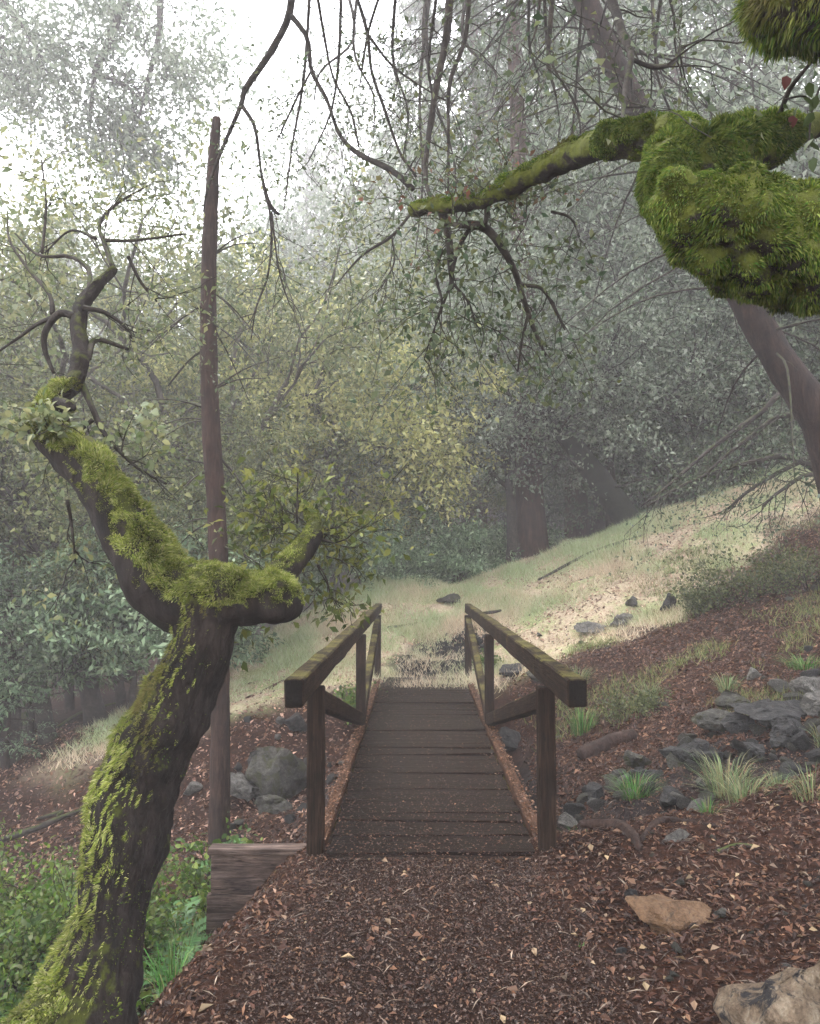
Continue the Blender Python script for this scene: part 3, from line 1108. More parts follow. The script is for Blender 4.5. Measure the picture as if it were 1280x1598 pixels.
def twig_px(mb, rows, n=14, sides=6, amp=.08):
    p, r = px_path(rows, n)
    tube(mb, p, r, sides, amp, 9, 2)
    T = norm(np.gradient(p, axis=0))
    return p, T, r


SPRIG_PRM = dict(wander=.22, trop=(-.01, -.02, -.03), kids=(4, 3), angle=(25, 70), ratio=(.5, .85), seg=.08)


def build_left_oak():
    rng = np.random.default_rng(77)
    org = P(70, 1790, 2.75)
    t = thing('mossy_oak', 'leaning forked oak trunk with bright moss left of the path', 'tree', org)
    mm = MB()
    # trunk
    p, r = px_path([(40, 1860, 2.7, 330), (75, 1720, 2.74, 270), (118, 1598, 2.8, 215), (168, 1450, 2.9, 140), (190, 1350, 2.95, 158), (216, 1225, 3.0, 152), (276, 1105, 3.02, 122), (316, 1005, 3.04, 100), (322, 950, 3.05, 108), (318, 915, 3.06, 70)], 230)
    r = r * np.interp(np.arange(230), [0, 60, 110, 150, 190, 229], [.92, .78, .74, .80, .92, .95])
    mb = MB()
    V, F = tube(mb, p, r, 100, .085, 7, 5, lump=.008, ridge=.016)
    V, F = V[:-2], F
    mb.build('trunk', M_BARK_OAK, t, org)
    moss(mm, V, F, 200000, rng, (-.97, -.2, .25), .36, 4.5, .018, .0032, MOSS, namp=.20)
    moss(mm, V, F, 30000, rng, (.3, -.9, .1), .98, 7, .012, .0045, MOSS2, seed=8)
    # root flare running down to the left
    mb = MB()
    p, r = px_path([(110, 1560, 2.78, 110), (60, 1620, 2.7, 100), (-20, 1690, 2.62, 90), (-120, 1770, 2.55, 70), (-220, 1850, 2.5, 40)], 40)
    V, F = tube(mb, p, r, 28, .10, 7, 6)
    mb.build('root', M_BARK_OAK, t, org)
    moss(mm, V[:-2], F, 40000, rng, (-.3, -.2, .9), -.1, 5, .018, .005, MOSS)
    # left limb
    mb = MB()
    p, r = px_path([(330, 960, 3.05, 90), (262, 925, 3.06, 108), (205, 835, 3.1, 96), (152, 748, 3.15, 80), (98, 697, 3.22, 72), (64, 660, 3.28, 52), (78, 628, 3.34, 42), (112, 600, 3.42, 36), (126, 560, 3.5, 30), (122, 500, 3.6, 27), (142, 455, 3.7, 22), (180, 420, 3.8, 14)], 120)
    r = r * .92
    V, F = tube(mb, p, r, 36, .10, 8, 7, lump=.008, ridge=.008)
    mb.build('limb', M_BARK_OAK, t, org)
    n0 = 58 * 36
    moss(mm, V[:-2][:78 * 36], F[:77 * 36], 130000, rng, (.25, -.2, .95), .02, 4.5, .017, .0030, MOSS, seed=12, namp=.26)
    moss(mm, V[:-2], F, 6000, rng, (0, 0, 1), .75, 6, .012, .004, MOSS2, seed=13)
    # mossy saddle between the two limbs
    mb = MB()
    p, r = px_path([(232, 880, 3.08, 50), (268, 912, 3.06, 84), (318, 930, 3.05, 92), (362, 927, 3.03, 80), (408, 925, 3.01, 58)], 50)
    V, F = tube(mb, p, r, 34, .08, 8, 21, lump=.006)
    mb.build('saddle', M_BARK_OAK, t, org)
    moss(mm, V[:-2], F, 36000, rng, (.0, -.45, .9), -.05, 4.5, .017, .0030, MOSS, seed=18, namp=.2)
    # right limb, turning away and up
    mb = MB()
    p, r = px_path([(305, 945, 3.05, 80), (355, 940, 3.03, 86), (405, 936, 3.0, 86), (436, 938, 2.97, 84), (455, 940, 2.95, 62), (461, 941, 2.94, 26)], 70)
    r = r * .88
    V, F = tube(mb, p, r, 34, .10, 8, 9, lump=.010, ridge=.006)
    mb.build('limb', M_BARK_OAK, t, org)
    moss(mm, V[:-2], F, 60000, rng, (-.05, -.15, 1.0), -.06, 4.5, .015, .0030, MOSS, seed=15, namp=.26)
    mb = MB()
    p, r = px_path([(410, 925, 3.05, 50), (434, 900, 3.14, 46), (458, 876, 3.26, 42), (480, 850, 3.4, 38), (492, 822, 3.55, 28), (480, 796, 3.7, 18), (455, 780, 3.8, 10)], 70)
    V, F = tube(mb, p, r, 24, .12, 8, 23, lump=.004, ridge=.005)
    mb.build('limb', M_BARK_OAK, t, org)
    moss(mm, V[:-2], F, 26000, rng, (-.3, -.1, 1.0), .22, 5, .012, .0030, MOSS, seed=19, namp=.35)
    # knob below the crotch, and the stub beside the left limb's bend
    mb = MB()
    p, r = px_path([(80, 636, 3.34, 34), (96, 632, 3.29, 27), (110, 634, 3.25, 20), (117, 636, 3.23, 8)], 24)
    tube(mb, p, r, 20, .16, 14, 4, ridge=.008)
    mb.build('branch_stub', M_BARK_OAK, t, org)
    # bare dark boughs and twigs of the left limb
    tips = []
    mb = MB()
    rows = [
        [(122, 495, 3.6, 16), (95, 488, 3.62, 14), (72, 515, 3.66, 11), (70, 545, 3.7, 9), (84, 582, 3.7, 6)],
        [(96, 490, 3.62, 9), (60, 505, 3.7, 7), (25, 530, 3.8, 5), (-20, 560, 3.9, 3)],
        [(130, 480, 3.6, 9), (165, 488, 3.65, 7), (195, 510, 3.7, 5), (206, 528, 3.75, 3)],
        [(82, 490, 3.64, 9), (78, 460, 3.7, 7), (45, 420, 3.8, 6), (15, 375, 3.9, 4), (12, 330, 4.0, 3)],
        [(140, 452, 3.7, 10), (138, 420, 3.8, 8), (110, 400, 3.85, 7), (60, 398, 3.9, 5), (20, 360, 4.0, 3)],
        [(178, 422, 3.8, 9), (165, 385, 3.9, 7), (155, 350, 4.0, 6), (180, 320, 4.1, 5), (230, 290, 4.2, 3)],
        [(165, 375, 3.9, 6), (210, 375, 4.0, 5), (290, 365, 4.1, 3)],
        [(150, 372, 3.9, 6), (110, 360, 4.0, 4), (70, 395, 4.0, 3)],
        [(66, 395, 3.9, 5), (72, 320, 4.0, 4), (65, 250, 4.1, 3)],
        [(200, 400, 3.9, 6), (220, 440, 4.0, 5), (245, 470, 4.1, 3)],
        [(135, 560, 3.5, 14), (150, 530, 3.6, 10), (200, 545, 3.7, 6)],
        [(128, 600, 3.45, 12), (146, 640, 3.4, 10), (165, 680, 3.4, 8), (215, 730, 3.4, 6), (260, 755, 3.45, 4)],
        [(145, 655, 3.4, 8), (128, 670, 3.4, 5), (120, 690, 3.4, 3)],
        [(105, 640, 3.3, 7), (108, 680, 3.3, 5), (110, 700, 3.3, 3)],
        [(105, 780, 3.15, 6), (112, 820, 3.2, 5), (118, 880, 3.25, 3)],
    ]
    for rw in rows:
        mb = MB()
        p, T, r = twig_px(mb, rw)
        for i in range(4, len(p), 2):
            if r[i] < .012 and rng.random() < .7:
                grow(mb, rng, p[i], T[i] + rvec(1, rng)[0] * .8, rng.uniform(.12, .32), .004, 1, 2, SPRIG_PRM, tips)
        mb.build('bough', M_BARK_DARK, t, org)
    mc = MB()
    foliage(mc, tips, 3, .05, .033, YG, rng, .5)
    mc.build('crown', M_LEAF, t, org)
    # leafy sprigs on the limbs
    mb, mc, tips = MB(), MB(), []
    for px, py, d, L in ((80, 680, 3.2, .16), (60, 700, 3.2, .14), (150, 700, 3.2, .16), (190, 705, 3.2, .18), (200, 725, 3.15, .14), (40, 690, 3.25, .14), (110, 690, 3.2, .12)):
        grow(mb, rng, P(px, py, d), np.array([rng.normal(0, .5), -.2, .6]), L, .004, 1, 2, SPRIG_PRM, tips)
    foliage(mc, tips, 4, .03, .038, YG, rng, .6, big=True)
    tips = []
    for k in range(30):
        px, py = rng.uniform(380, 550), rng.uniform(800, 925)
        if (px - 440) ** 2 + (py - 905) ** 2 < 45 ** 2:
            continue
        d = rng.uniform(3.35, 3.8)
        grow(mb, rng, P(475 + (px - 475) * .6, 845 + (py - 850) * .6, 3.3 + (d - 3.3) * .6), P(px, py, d) - P(475, 845, 3.5), .10 + rng.random() * .15, .005, 0, 2, dict(SPRIG_PRM, trop=(.0, -.02, -.06)), tips)
    foliage(mc, tips, 1, .06, .042, [(0.09, 0.115, 0.028), (0.14, 0.155, 0.035), (0.05, 0.07, 0.02), (0.2, 0.2, 0.05)], rng, .5)
    mb.build('sprig_stems', M_BARK_DARK, t, org)['kind'] = 'stuff'
    mc.build('sprig_leaves', M_LEAF, t, org)
    o = mm.build('moss', M_MOSS, t, org)
    o['kind'] = 'stuff'


build_left_oak()

# ------------------------------------------------------------------ foreground mossy oak, right: trunk out of frame, limbs over the path
def build_right_oak():
    rng = np.random.default_rng(99)
    bx, by = 2.15, 2.15
    org = np.array([bx, by, hz(bx, by)])
    t = thing('overhanging_mossy_oak', 'thick moss covered oak limb reaching in from the upper right', 'tree', org)
    mm = MB()
    mb = MB()
    a = resample([[bx + .1, by, org[2] - .3, .42], [bx + .05, by, org[2] + .3, .32], [bx, by, 1.3, .27], [bx + .05, by + .05, 2.4, .25], [bx + .25, by + .15, 3.6, .22], [bx + .1, by + .4, 5.0, .18], [bx - .2, by + .9, 6.6, .13]], 70)
    V, F = tube(mb, a[:, :3], a[:, 3], 30, .08, 5, 3)
    mb.build('trunk', M_BARK_LIMB, t, org)
    moss(mm, V[:-2], F, 8000, rng, (-.5, -.5, .6), .3, 3, .03, .008, MOSS2)
    # the big bulging limb
    mb = MB()
    q0 = np.array([bx, by + .05, 2.15, .17])
    rows = [(1420, 400, 2.12, 190), (1290, 388, 2.05, 192), (1190, 372, 1.98, 196), (1110, 345, 1.93, 168), (1062, 325, 1.93, 118), (1036, 312, 1.96, 66)]
    a = np.vstack([[q0], [[*P(px, py, d), wpx(w_, d) / 2] for px, py, d, w_ in rows]])
    a = resample(a, 120)
    V, F = tube(mb, a[:, :3], a[:, 3] * .90, 72, .10, 6, 11, lump=.030)
    mb.build('limb', M_BARK_LIMB, t, org)
    moss(mm, V[:-2], F, 125000, rng, (-.25, -.35, .8), -1.35, 5, .013, .0032, MOSS2, seed=31, gravity=.6)
    # its continuation, bending back, up and away to the left
    mb = MB()
    p, r = px_path([(1062, 330, 1.97, 90), (1040, 290, 2.1, 86), (1048, 250, 2.2, 84), (1075, 222, 2.32, 80), (1040, 212, 2.42, 74), (985, 218, 2.5, 64), (950, 222, 2.56, 52), (905, 237, 2.7, 44), (850, 265, 2.85, 40), (790, 294, 3.0, 36), (750, 312, 3.1, 28), (700, 320, 3.25, 24), (645, 327, 3.4, 17)], 130)
    V, F = tube(mb, p, r * .93, 30, .08, 8, 13, lump=.012)
    V = V[:-2]
    mb.build('limb', M_BARK_LIMB, t, org)
    k = 62 * 30
    moss(mm, V[:k], F[:k - 30], 70000, rng, (-.1, -.3, .9), -.7, 6, .012, .0032, MOSS2, seed=33)
    f2 = F[k:]
    moss(mm, V, f2, 22000, rng, (0, -.1, 1), .1, 6, .012, .004, MOSS2, seed=34)
    # stub branch to the upper right
    mb = MB()
    p, r = px_path([(1085, 268, 2.22, 70), (1120, 250, 2.25, 92), (1165, 232, 2.3, 88), (1205, 218, 2.36, 70), (1238, 208, 2.42, 46), (1290, 195, 2.5, 34), (1400, 190, 2.5, 60), (1480, 240, 2.4, 80)], 60)
    V, F = tube(mb, p, r, 28, .10, 8, 17, lump=.012)
    mb.build('limb', M_BARK_LIMB, t, org)
    k = 26 * 28
    moss(mm, V[:k], F[:k - 28], 36000, rng, (-.2, -.3, .9), -.6, 6, .016, .0036, MOSS2, seed=35)
    # limb in the top right corner
    mb = MB()
    p, r = px_path([(1185, -8, 1.95, 50), (1215, 6, 1.9, 118), (1270, 0, 1.85, 150), (1340, -20, 1.85, 160), (1430, -60, 1.95, 170), (1560, -190, 2.1, 180)], 50)
    a = resample(np.vstack([np.column_stack([p, r]), [[bx + .2, by + .1, 3.4, .19]]]), 60)
    V, F = tube(mb, a[:, :3], a[:, 3], 36, .10, 6, 19, lump=.018)
    mb.build('limb', M_BARK_LIMB, t, org)
    moss(mm, V[:-2][:36 * 40], F[:36 * 39], 46000, rng, (-.5, -.3, .1), -.9, 5, .020, .0036, MOSS2, seed=37, gravity=.7)
    # overhead limbs above the frame carrying the canopy and the hanging boughs
    mo, tips_o = MB(), []
    for ends in ([[bx + .2, by + .2, 4.0, .15], [1.6, 3.6, 5.8, .12], [.6, 5.6, 7.0, .09], [-.9, 6.9, 7.9, .06], [-2.0, 7.6, 8.6, .03]],
                 [[bx, by + .4, 5.0, .14], [1.9, 4.2, 6.6, .11], [1.5, 6.2, 7.8, .07], [.9, 7.4, 8.6, .03]],
                 [[bx, by + .6, 5.8, .12], [.6, 2.4, 7.0, .09], [-1.2, 2.6, 7.4, .06], [-2.8, 3.2, 7.3, .03]],
                 [[bx, by + .9, 6.4, .11], [3.0, 4.4, 7.6, .08], [3.6, 6.2, 8.2, .05], [3.9, 7.6, 9.0, .03]],
                 [[bx - .1, by + .5, 5.4, .12], [1.2, .8, 6.8, .09], [.2, -.8, 7.3, .06], [-.8, -2.2, 7.2, .03]]):
        a = resample(ends, 26)
        tube(mo, a[:, :3], a[:, 3], 8, .08, 4, 2)
        T = norm(np.gradient(a[:, :3], axis=0))
        for i in range(7, 26):
            grow(mo, rng, a[i, :3], T[i] * .6 + rvec(1, rng)[0] * .8 + np.array([0, 0, .35]), rng.uniform(.8, 1.4), a[i, 3] * .5, 1, 3, dict(OAK_PRM, kids=(4, 3, 3)), tips_o)
    # hanging bare boughs (top centre) seen against the bright fog
    rows = [
        [(455, -60, 6.2, 17), (452, 20, 6.2, 13), (420, 85, 6.25, 11), (382, 140, 6.3, 10), (376, 165, 6.3, 8), (350, 225, 6.4, 6), (325, 290, 6.4, 5), (318, 330, 6.4, 3)],
        [(378, 165, 6.3, 7), (398, 200, 6.3, 6), (408, 270, 6.3, 5), (420, 318, 6.3, 8), (436, 335, 6.3, 4)],
        [(455, 25, 6.2, 9), (480, 60, 6.2, 8), (486, 110, 6.2, 7), (510, 155, 6.2, 6), (530, 210, 6.2, 6), (560, 240, 6.1, 9), (610, 265, 6.0, 11), (645, 295, 5.9, 9)],
        [(486, 110, 6.2, 4), (460, 160, 6.3, 4), (435, 215, 6.3, 2)],
        [(490, -40, 6.5, 6), (505, 50, 6.5, 5), (520, 120, 6.5, 4), (548, 175, 6.6, 4), (560, 230, 6.6, 3)],
        [(545, -40, 6.2, 6), (572, 45, 6.2, 6), (580, 110, 6.2, 5), (600, 170, 6.2, 5), (625, 240, 6.2, 4), (650, 275, 6.2, 3)],
        [(600, -30, 6.4, 5), (575, 50, 6.4, 5), (562, 130, 6.4, 3)],
        [(575, 55, 6.3, 5), (610, 100, 6.3, 4), (650, 130, 6.3, 3), (700, 160, 6.3, 2)],
        [(704, -50, 4.2, 15), (698, 50, 4.2, 14), (686, 110, 4.15, 12), (672, 190, 4.1, 10), (664, 270, 4.0, 8), (672, 310, 3.9, 6)],
        [(735, -40, 4.4, 9), (726, 60, 4.4, 8), (702, 130, 4.3, 7), (700, 220, 4.2, 5), (700, 290, 4.1, 3)],
        [(865, -40, 4.2, 9), (858, 50, 4.2, 8), (856, 100, 4.2, 6), (868, 150, 4.2, 3)],
        [(935, -60, 3.2, 16), (960, 15, 3.1, 15), (972, 55, 3.0, 15), (985, 85, 2.9, 12), (975, 145, 2.8, 9), (972, 195, 2.6, 8)],
        [(985, 92, 2.9, 9), (1020, 105, 2.95, 8), (1050, 98, 3.0, 6), (1062, 75, 3.1, 4)],
        [(845, -30, 5, 5), (838, 40, 5, 4), (826, 75, 5, 3)],
        [(420, 320, 6.3, 5), (424, 370, 6.3, 4), (418, 430, 6.3, 4), (400, 480, 6.3, 3), (392, 530, 6.3, 2)],
        [(424, 330, 6.3, 4), (432, 400, 6.3, 3), (440, 440, 6.3, 3), (452, 475, 6.3, 2)],
        [(640, 335, 5.9, 5), (610, 370, 5.9, 5), (570, 395, 5.9, 4), (545, 420, 5.9, 3), (525, 445, 5.9, 2)],
        [(612, 370, 5.9, 3), (615, 410, 5.9, 3), (595, 450, 5.9, 2)],
    ]
    tips_h = []
    for rw in rows:
        mh = MB()
        p, T, r = twig_px(mh, rw, 22, 6, .10)
        for i in range(4, len(p)):
            if rng.random() < .42:
                grow(mh, rng, p[i], T[i] * .8 + rvec(1, rng)[0] * .7, rng.uniform(.25, .6), .0045, 1, 2, dict(SPRIG_PRM, trop=(-.05, -.06, -.06), kids=(3, 2)), tips_h)
        mh.build('bough', M_BARK_DARK, t, org)
    for k in range(15):
        px, d = rng.uniform(470, 1090), rng.uniform(7.0, 12.0)
        x1, y1 = px + rng.uniform(-60, 60), rng.uniform(120, 420)
        rows.append(None)
        mh = MB()
        p, T, r = twig_px(mh, [(px, -60, d, 6.5), (px + rng.uniform(-25, 25), y1 * .35, d, 5), (px * .4 + x1 * .6 + rng.uniform(-25, 25), y1 * .7, d, 3.6), (x1, y1, d, 2)], 18, 5, .10)
        for i in range(3, len(p)):
            if rng.random() < .5:
                grow(mh, rng, p[i], T[i] * .8 + rvec(1, rng)[0] * .8, rng.uniform(.4, .9), .006, 1, 2, dict(SPRIG_PRM, trop=(-.05, -.07, -.07), kids=(3, 2)), tips_h)
        mh.build('bough', M_BARK_DARK, t, org)
    # fan of twigs and leaves at the thin end of the big limb
    fan = [
        [(690, 330, 3.3, 16), (700, 370, 3.3, 13), (704, 420, 3.3, 10), (706, 450, 3.3, 6)],
        [(740, 345, 3.2, 8), (715, 390, 3.25, 7), (702, 445, 3.3, 5), (690, 480, 3.3, 4), (672, 530, 3.35, 3), (662, 560, 3.4, 2)],
        [(722, 350, 3.2, 12), (750, 352, 3.2, 15), (772, 370, 3.2, 13), (800, 415, 3.25, 11), (815, 460, 3.3, 9), (832, 510, 3.35, 7), (852, 555, 3.4, 4)],
        [(815, 445, 3.3, 7), (845, 450, 3.3, 6), (865, 480, 3.3, 5), (882, 515, 3.3, 3)],
        [(825, 490, 3.3, 6), (815, 530, 3.35, 4), (808, 580, 3.4, 3)],
        [(760, 320, 3.1, 9), (755, 350, 3.15, 8), (720, 352, 3.2, 9), (690, 345, 3.3, 7)],
        [(690, 390, 3.3, 6), (680, 430, 3.3, 5), (690, 470, 3.3, 4), (680, 500, 3.3, 2)],
        [(705, 440, 3.3, 5), (730, 470, 3.3, 4), (745, 510, 3.3, 2)],
        [(860, 330, 3.0, 5), (890, 340, 3.0, 4), (905, 370, 3.0, 2)],
    ]
    for rw in fan:
        mh = MB()
        p, T, r = twig_px(mh, rw, 20, 6, .10)
        for i in range(5, len(p)):
            if rng.random() < .42:
                grow(mh, rng, p[i], T[i] * .6 + rvec(1, rng)[0] * .8, rng.uniform(.12, .3), .0032, 1, 2, dict(SPRIG_PRM, trop=(-.05, -.08, -.08), kids=(3, 2)), tips_h)
        mh.build('bough', M_BARK_DARK, t, org)
    mh = MB()
    tips_c = []
    for k in range(22):
        px = rng.uniform(650, 880)
        py = 330 + rng.uniform(-35, 30) - max(0, px - 760) * .35
        grow(mh, rng, P(px, py, 3.2), rvec(1, rng)[0] + np.array([0, 0, -.2]), rng.uniform(.12, .26), .0035, 1, 2, SPRIG_PRM, tips_c)
    tips_o = [q for q in tips_o if q[0][2] > 1.6 + .80 * max(q[0][1], 0) + .45]
    mo.build('overhead_limbs', M_BARK_DARK, t, org)
    mh.build('twigs', M_BARK_DARK, t, org)['kind'] = 'stuff'
    mc = MB()
    foliage(mc, tips_o, 13, .20, .12, OLIVE, rng, .5)  # unseen part of the crown, leaves thickened to shade the foreground and near fog
    print("overhead leaves", len(tips_o) * 13)
    mc.build('crown', M_LEAF, t, org)
    mc = MB()
    foliage(mc, tips_h, 3, .07, .036, OLIVE + DARKG, rng, .5)
    foliage(mc, tips_c, 3, .035, .030, OLIVE + DARKG + [(0.16, 0.07, 0.045)], rng, .55)
    mc.build('hanging_leaves', M_LEAF, t, org)
    o = mm.build('moss', M_MOSS, t, org)
    o['kind'] = 'stuff'
    # near sprig of single oval leaves in the upper right corner
    ms = MB()
    p, T, r = twig_px(ms, [(1206, 196, 2.3, 6), (1222, 165, 2.25, 8), (1232, 140, 2.2, 8), (1255, 110, 2.15, 6), (1290, 70, 2.1, 5)], 16, 7)
    twig_px(ms, [(1226, 155, 2.2, 4), (1255, 150, 2.2, 3), (1275, 165, 2.2, 2)], 8, 5)
    twig_px(ms, [(1290, 110, 2.2, 4), (1268, 170, 2.2, 4), (1262, 230, 2.2, 3)], 10, 5)
    st = ms.build('sprig', M_BARK_DARK, t, org)
    ml = MB()
    big_leaf(ml, np.zeros((1, 3)), np.array([[1., 0, 0]]), np.array([[0, 0, 1.]]), .045, .026, [(0.05, 0.075, 0.022)])
    leaf_me = ml.mesh('leaf', M_GLOSS)
    ml = MB()
    big_leaf(ml, np.zeros((1, 3)), np.array([[1., 0, 0]]), np.array([[0, 0, 1.]]), .045, .028, [(0.10, 0.025, 0.02)])
    leaf_red = ml.mesh('leaf', M_GLOSS)
    for px, py, red in ((1190, 128, 0), (1200, 150, 0), (1228, 118, 1), (1222, 168, 0), (1248, 100, 0), (1262, 128, 0), (1252, 152, 0), (1270, 175, 0), (1246, 165, 0), (1258, 205, 0), (1272, 215, 0), (1240, 232, 0), (1270, 245, 0), (1262, 92, 0), (1276, 148, 0), (1238, 180, 1), (1262, 226, 0)):
        o = link('leaf', leaf_red if red else leaf_me, st, loc=P(px, py, 2.2 + rng.uniform(-.06, .06)) - org,
                 rot=(rng.uniform(-1.2, 1.2), rng.uniform(.2, 1.4), rng.uniform(0, 6.28)))


build_right_oak()

# ------------------------------------------------------------------ dead pole
def build_snag():
    rng = np.random.default_rng(5)
    org = P(343, 1262, 7.6)
    org[2] = hz(org[0], org[1]) - .02
    t = thing('dead_tree', 'bare brown dead pole of a tree with a broken top', 'tree', org)
    mb = MB()
    b = P(343, 1262, 7.6)
    b[2] = org[2] - .2
    a = np.vstack([[*b, wpx(36, 7.6) / 2], [[*P(px, py, 7.6), wpx(w_, 7.6) / 2] for px, py, w_ in
        ((344, 1180, 30), (343, 1050, 30), (342, 900, 30), (337, 780, 30), (330, 680, 29), (326, 560, 27), (326, 430, 25), (330, 320, 22), (335, 230, 18), (338, 184, 13))]])
    a = resample(a, 120)
    tube(mb, a[:, :3], a[:, 3], 18, .06, 6, 4)
    mb.build('trunk', M_SNAG, t, org)
    mt = MB()
    for px, py, dx, dy in ((330, 640, -90, -10), (330, 655, -80, 40), (332, 700, 60, 90), (336, 730, -70, 60), (336, 735, -30, 90), (338, 760, 30, 120), (338, 810, -70, 40), (328, 610, 110, -40), (327, 500, 70, 110), (326, 470, -120, 80), (329, 400, 90, -30), (338, 850, 90, 30), (326, 450, 60, 70), (327, 540, -60, 60)):
        for s in (.85, 1.0, 1.3):
            d = 7.6 + rng.uniform(-.5, .6)
            ex, ey = px + dx * s + rng.uniform(-20, 20), py + dy * s + rng.uniform(-25, 25)
            p = resample([P(px, py, 7.6), P((px + ex) / 2, (py + ey) / 2 - 8, (7.6 + d) / 2), P(ex, ey, d)], 7)
            tube(mt, p, np.linspace(.014, .004, 7), 4, cap=False)
            if s == 1.0:
                break
    mt.build('dead_twigs', M_BARK_DARK, t, org)['kind'] = 'stuff'


build_snag()

# ------------------------------------------------------------------ leaning fir on the right slope
def build_leaning_fir():
    rng = np.random.default_rng(15)
    d0 = 9.2
    b = P(1345, 790, d0)
    zb = hz(b[0], b[1])
    org = np.array([b[0], b[1], zb])
    t = thing('leaning_fir', 'thick brown fir trunk leaning left behind the mossy limb', 'tree', org)
    rows = [[b[0] + .15, b[1], zb - .4, .48]] + [[*P(px, py, d), wpx(w_, d) / 2] for px, py, d, w_ in
        ((1290, 690, d0, 96), (1225, 575, 9.3, 86), (1160, 465, 9.5, 78), (1075, 320, 9.8, 72), (1000, 180, 10.1, 66), (945, 70, 10.4, 62), (905, -20, 10.7, 58), (820, -200, 11.3, 50), (700, -480, 12.2, 36), (600, -760, 13, 14))]
    a = resample(rows, 150)
    a[:, 3] *= .60
    mb = MB()
    tube(mb, a[:, :3], a[:, 3], 22, .09, 4, 4)
    mb.build('trunk', M_BARK_FIR, t, org)
    mt, mc = MB(), MB()
    C, D = [], []
    T = norm(np.gradient(a[:, :3], axis=0))
    for i in range(26, 148):
        for k in range(2 if i > 60 else 1):
            p0 = a[i, :3]
            az = rng.uniform(0, 6.283)
            L = rng.uniform(1.2, 3.4) * (1 if i < 110 else .6)
            d = np.array([math.cos(az), math.sin(az), rng.uniform(-.7, -.1)])
            p = resample([p0, p0 + d * L * .5 + np.array([0, 0, .05 * L]), p0 + d * L + np.array([0, 0, -.10 * L]) + rng.normal(0, .1, 3)], 8)
            tube(mt, p, np.linspace(.020, .004, 8), 4, cap=False)
            for q in range(8):
                u = rng.integers(2, 8)
                td = norm(d + rvec(1, rng)[0] * .7 + np.array([0, 0, -.4]))
                tl = rng.uniform(.25, .7)
                tube(mt, np.stack([p[u], p[u] + td * tl * .5 + rng.normal(0, .02, 3), p[u] + td * tl]), [.005, .0035, .002], 3, cap=False)
                if (i > 75 or rng.random() < .18) and L > 1.3:
                    uu = (np.arange(9) + .5) / 9
                    C.append(p[u] + td * (tl * uu)[:, None])
                    D.append(np.tile(td, (9, 1)))
    C, D = np.concatenate(C), np.concatenate(D)
    n = len(C)
    L = .09 * rng.uniform(.6, 1.4, n)
    leaves(mc, C + rng.normal(0, .03, (n, 3)), norm(D + rvec(n, rng) * .8), norm(rvec(n, rng) * .6 + np.array([0, 0, 1])), L, L * .35, pick(FIRG, n, rng))
    mt.build('dead_branches', M_BARK_DARK, t, org)['kind'] = 'stuff'
    mc.build('crown', M_NEEDLE, t, org)


build_leaning_fir()


def build_fallen_trunk():
    b = P(985, 818, 17.0)
    b[2] = hz(b[0], b[1])
    org = b.copy()
    t = thing('leaning_dead_trunk', 'dark mossy trunk leaning sharply left over the grassy crest', 'tree', org)
    mb = MB()
    top = P(845, 632, 17.6)
    a = resample([[*(b + np.array([.25, 0, -.4])), .33], [*b, .29], [*((b + top) / 2 + np.array([0, 0, .06])), .25], [*top, .21], [*(top + (top - b) * .12), .15]], 60)
    tube(mb, a[:, :3], a[:, 3], 16, .10, 4, 4)
    mb.build('trunk', bark_mat('mossy_dead_bark', (0.004, 0.004, 0.003), (0.010, 0.011, 0.007), (0.02, 0.02, 0.013), (0.014, 0.017, 0.006), .35, (8, 8, 8), .03), t, org)
    rng = np.random.default_rng(3)
    mt, tips = MB(), []
    for i in range(20, 60, 5):
        grow(mt, rng, a[i, :3], np.array([rng.normal(), rng.normal(), .5]), 1.0, .03, 1, 2, OAK_PRM, tips)
    mt.build('dead_branches', M_BARK_DARK, t, org)['kind'] = 'stuff'


build_fallen_trunk()

# ------------------------------------------------------------------ background trees
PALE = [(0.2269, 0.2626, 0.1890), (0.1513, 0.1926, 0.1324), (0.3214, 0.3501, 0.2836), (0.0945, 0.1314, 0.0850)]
oakA = proto_tree('oak_tree', '', 'tree', 1, 9.5, .17, (.15, 0), OAK_PRM, 3, 16, .13, .085, YG, M_BARK_GREY, M_LEAF, nlimb=7)
oakB = proto_tree('oak_tree', '', 'tree', 2, 8.5, .15, (-.25, .1), OAK_PRM, 3, 14, .13, .08, OLIVE + YG, M_BARK_DARK, M_LEAF, nlimb=8)
oakC = proto_tree('oak_tree', '', 'tree', 3, 8.0, .20, (.45, -.1), OAK_PRM, 3, 17, .13, .085, [(0.40, 0.39, 0.15), (0.31, 0.32, 0.12), (0.48, 0.45, 0.20), (0.20, 0.23, 0.09)], M_BARK_GREY, M_LEAF, trunk_frac=.42, nlimb=7)
bay = proto_tree('bay_shrub', '', 'shrub', 4, 4.3, .06, (.1, 0), dict(BUSH_PRM, trop=(.02, 0, -.03), t0=.2), 2, 18, .11, .12, BLUEG, M_BARK_DARK, M_GLOSS, aspect=.36, trunk_frac=.28, nlimb=13)
live = proto_tree('evergreen_oak', '', 'tree', 6, 5.6, .14, (.1, 0), dict(OAK_PRM, t0=.2), 3, 7, .12, .095, DARKG, M_BARK_DARK, M_GLOSS, trunk_frac=.2, nlimb=10)
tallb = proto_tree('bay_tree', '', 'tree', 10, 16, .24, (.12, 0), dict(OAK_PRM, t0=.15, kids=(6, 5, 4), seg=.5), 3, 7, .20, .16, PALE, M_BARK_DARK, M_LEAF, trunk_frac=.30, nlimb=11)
redw = proto_conifer('redwood_tree', '', 'tree', 7, 25, .36, 5.0, 3.0, FIRG + PALE[:2], M_BARK_RED, droop=.4, dead=.25, tw=14, nl=9, nsize=.17, wh=.42)
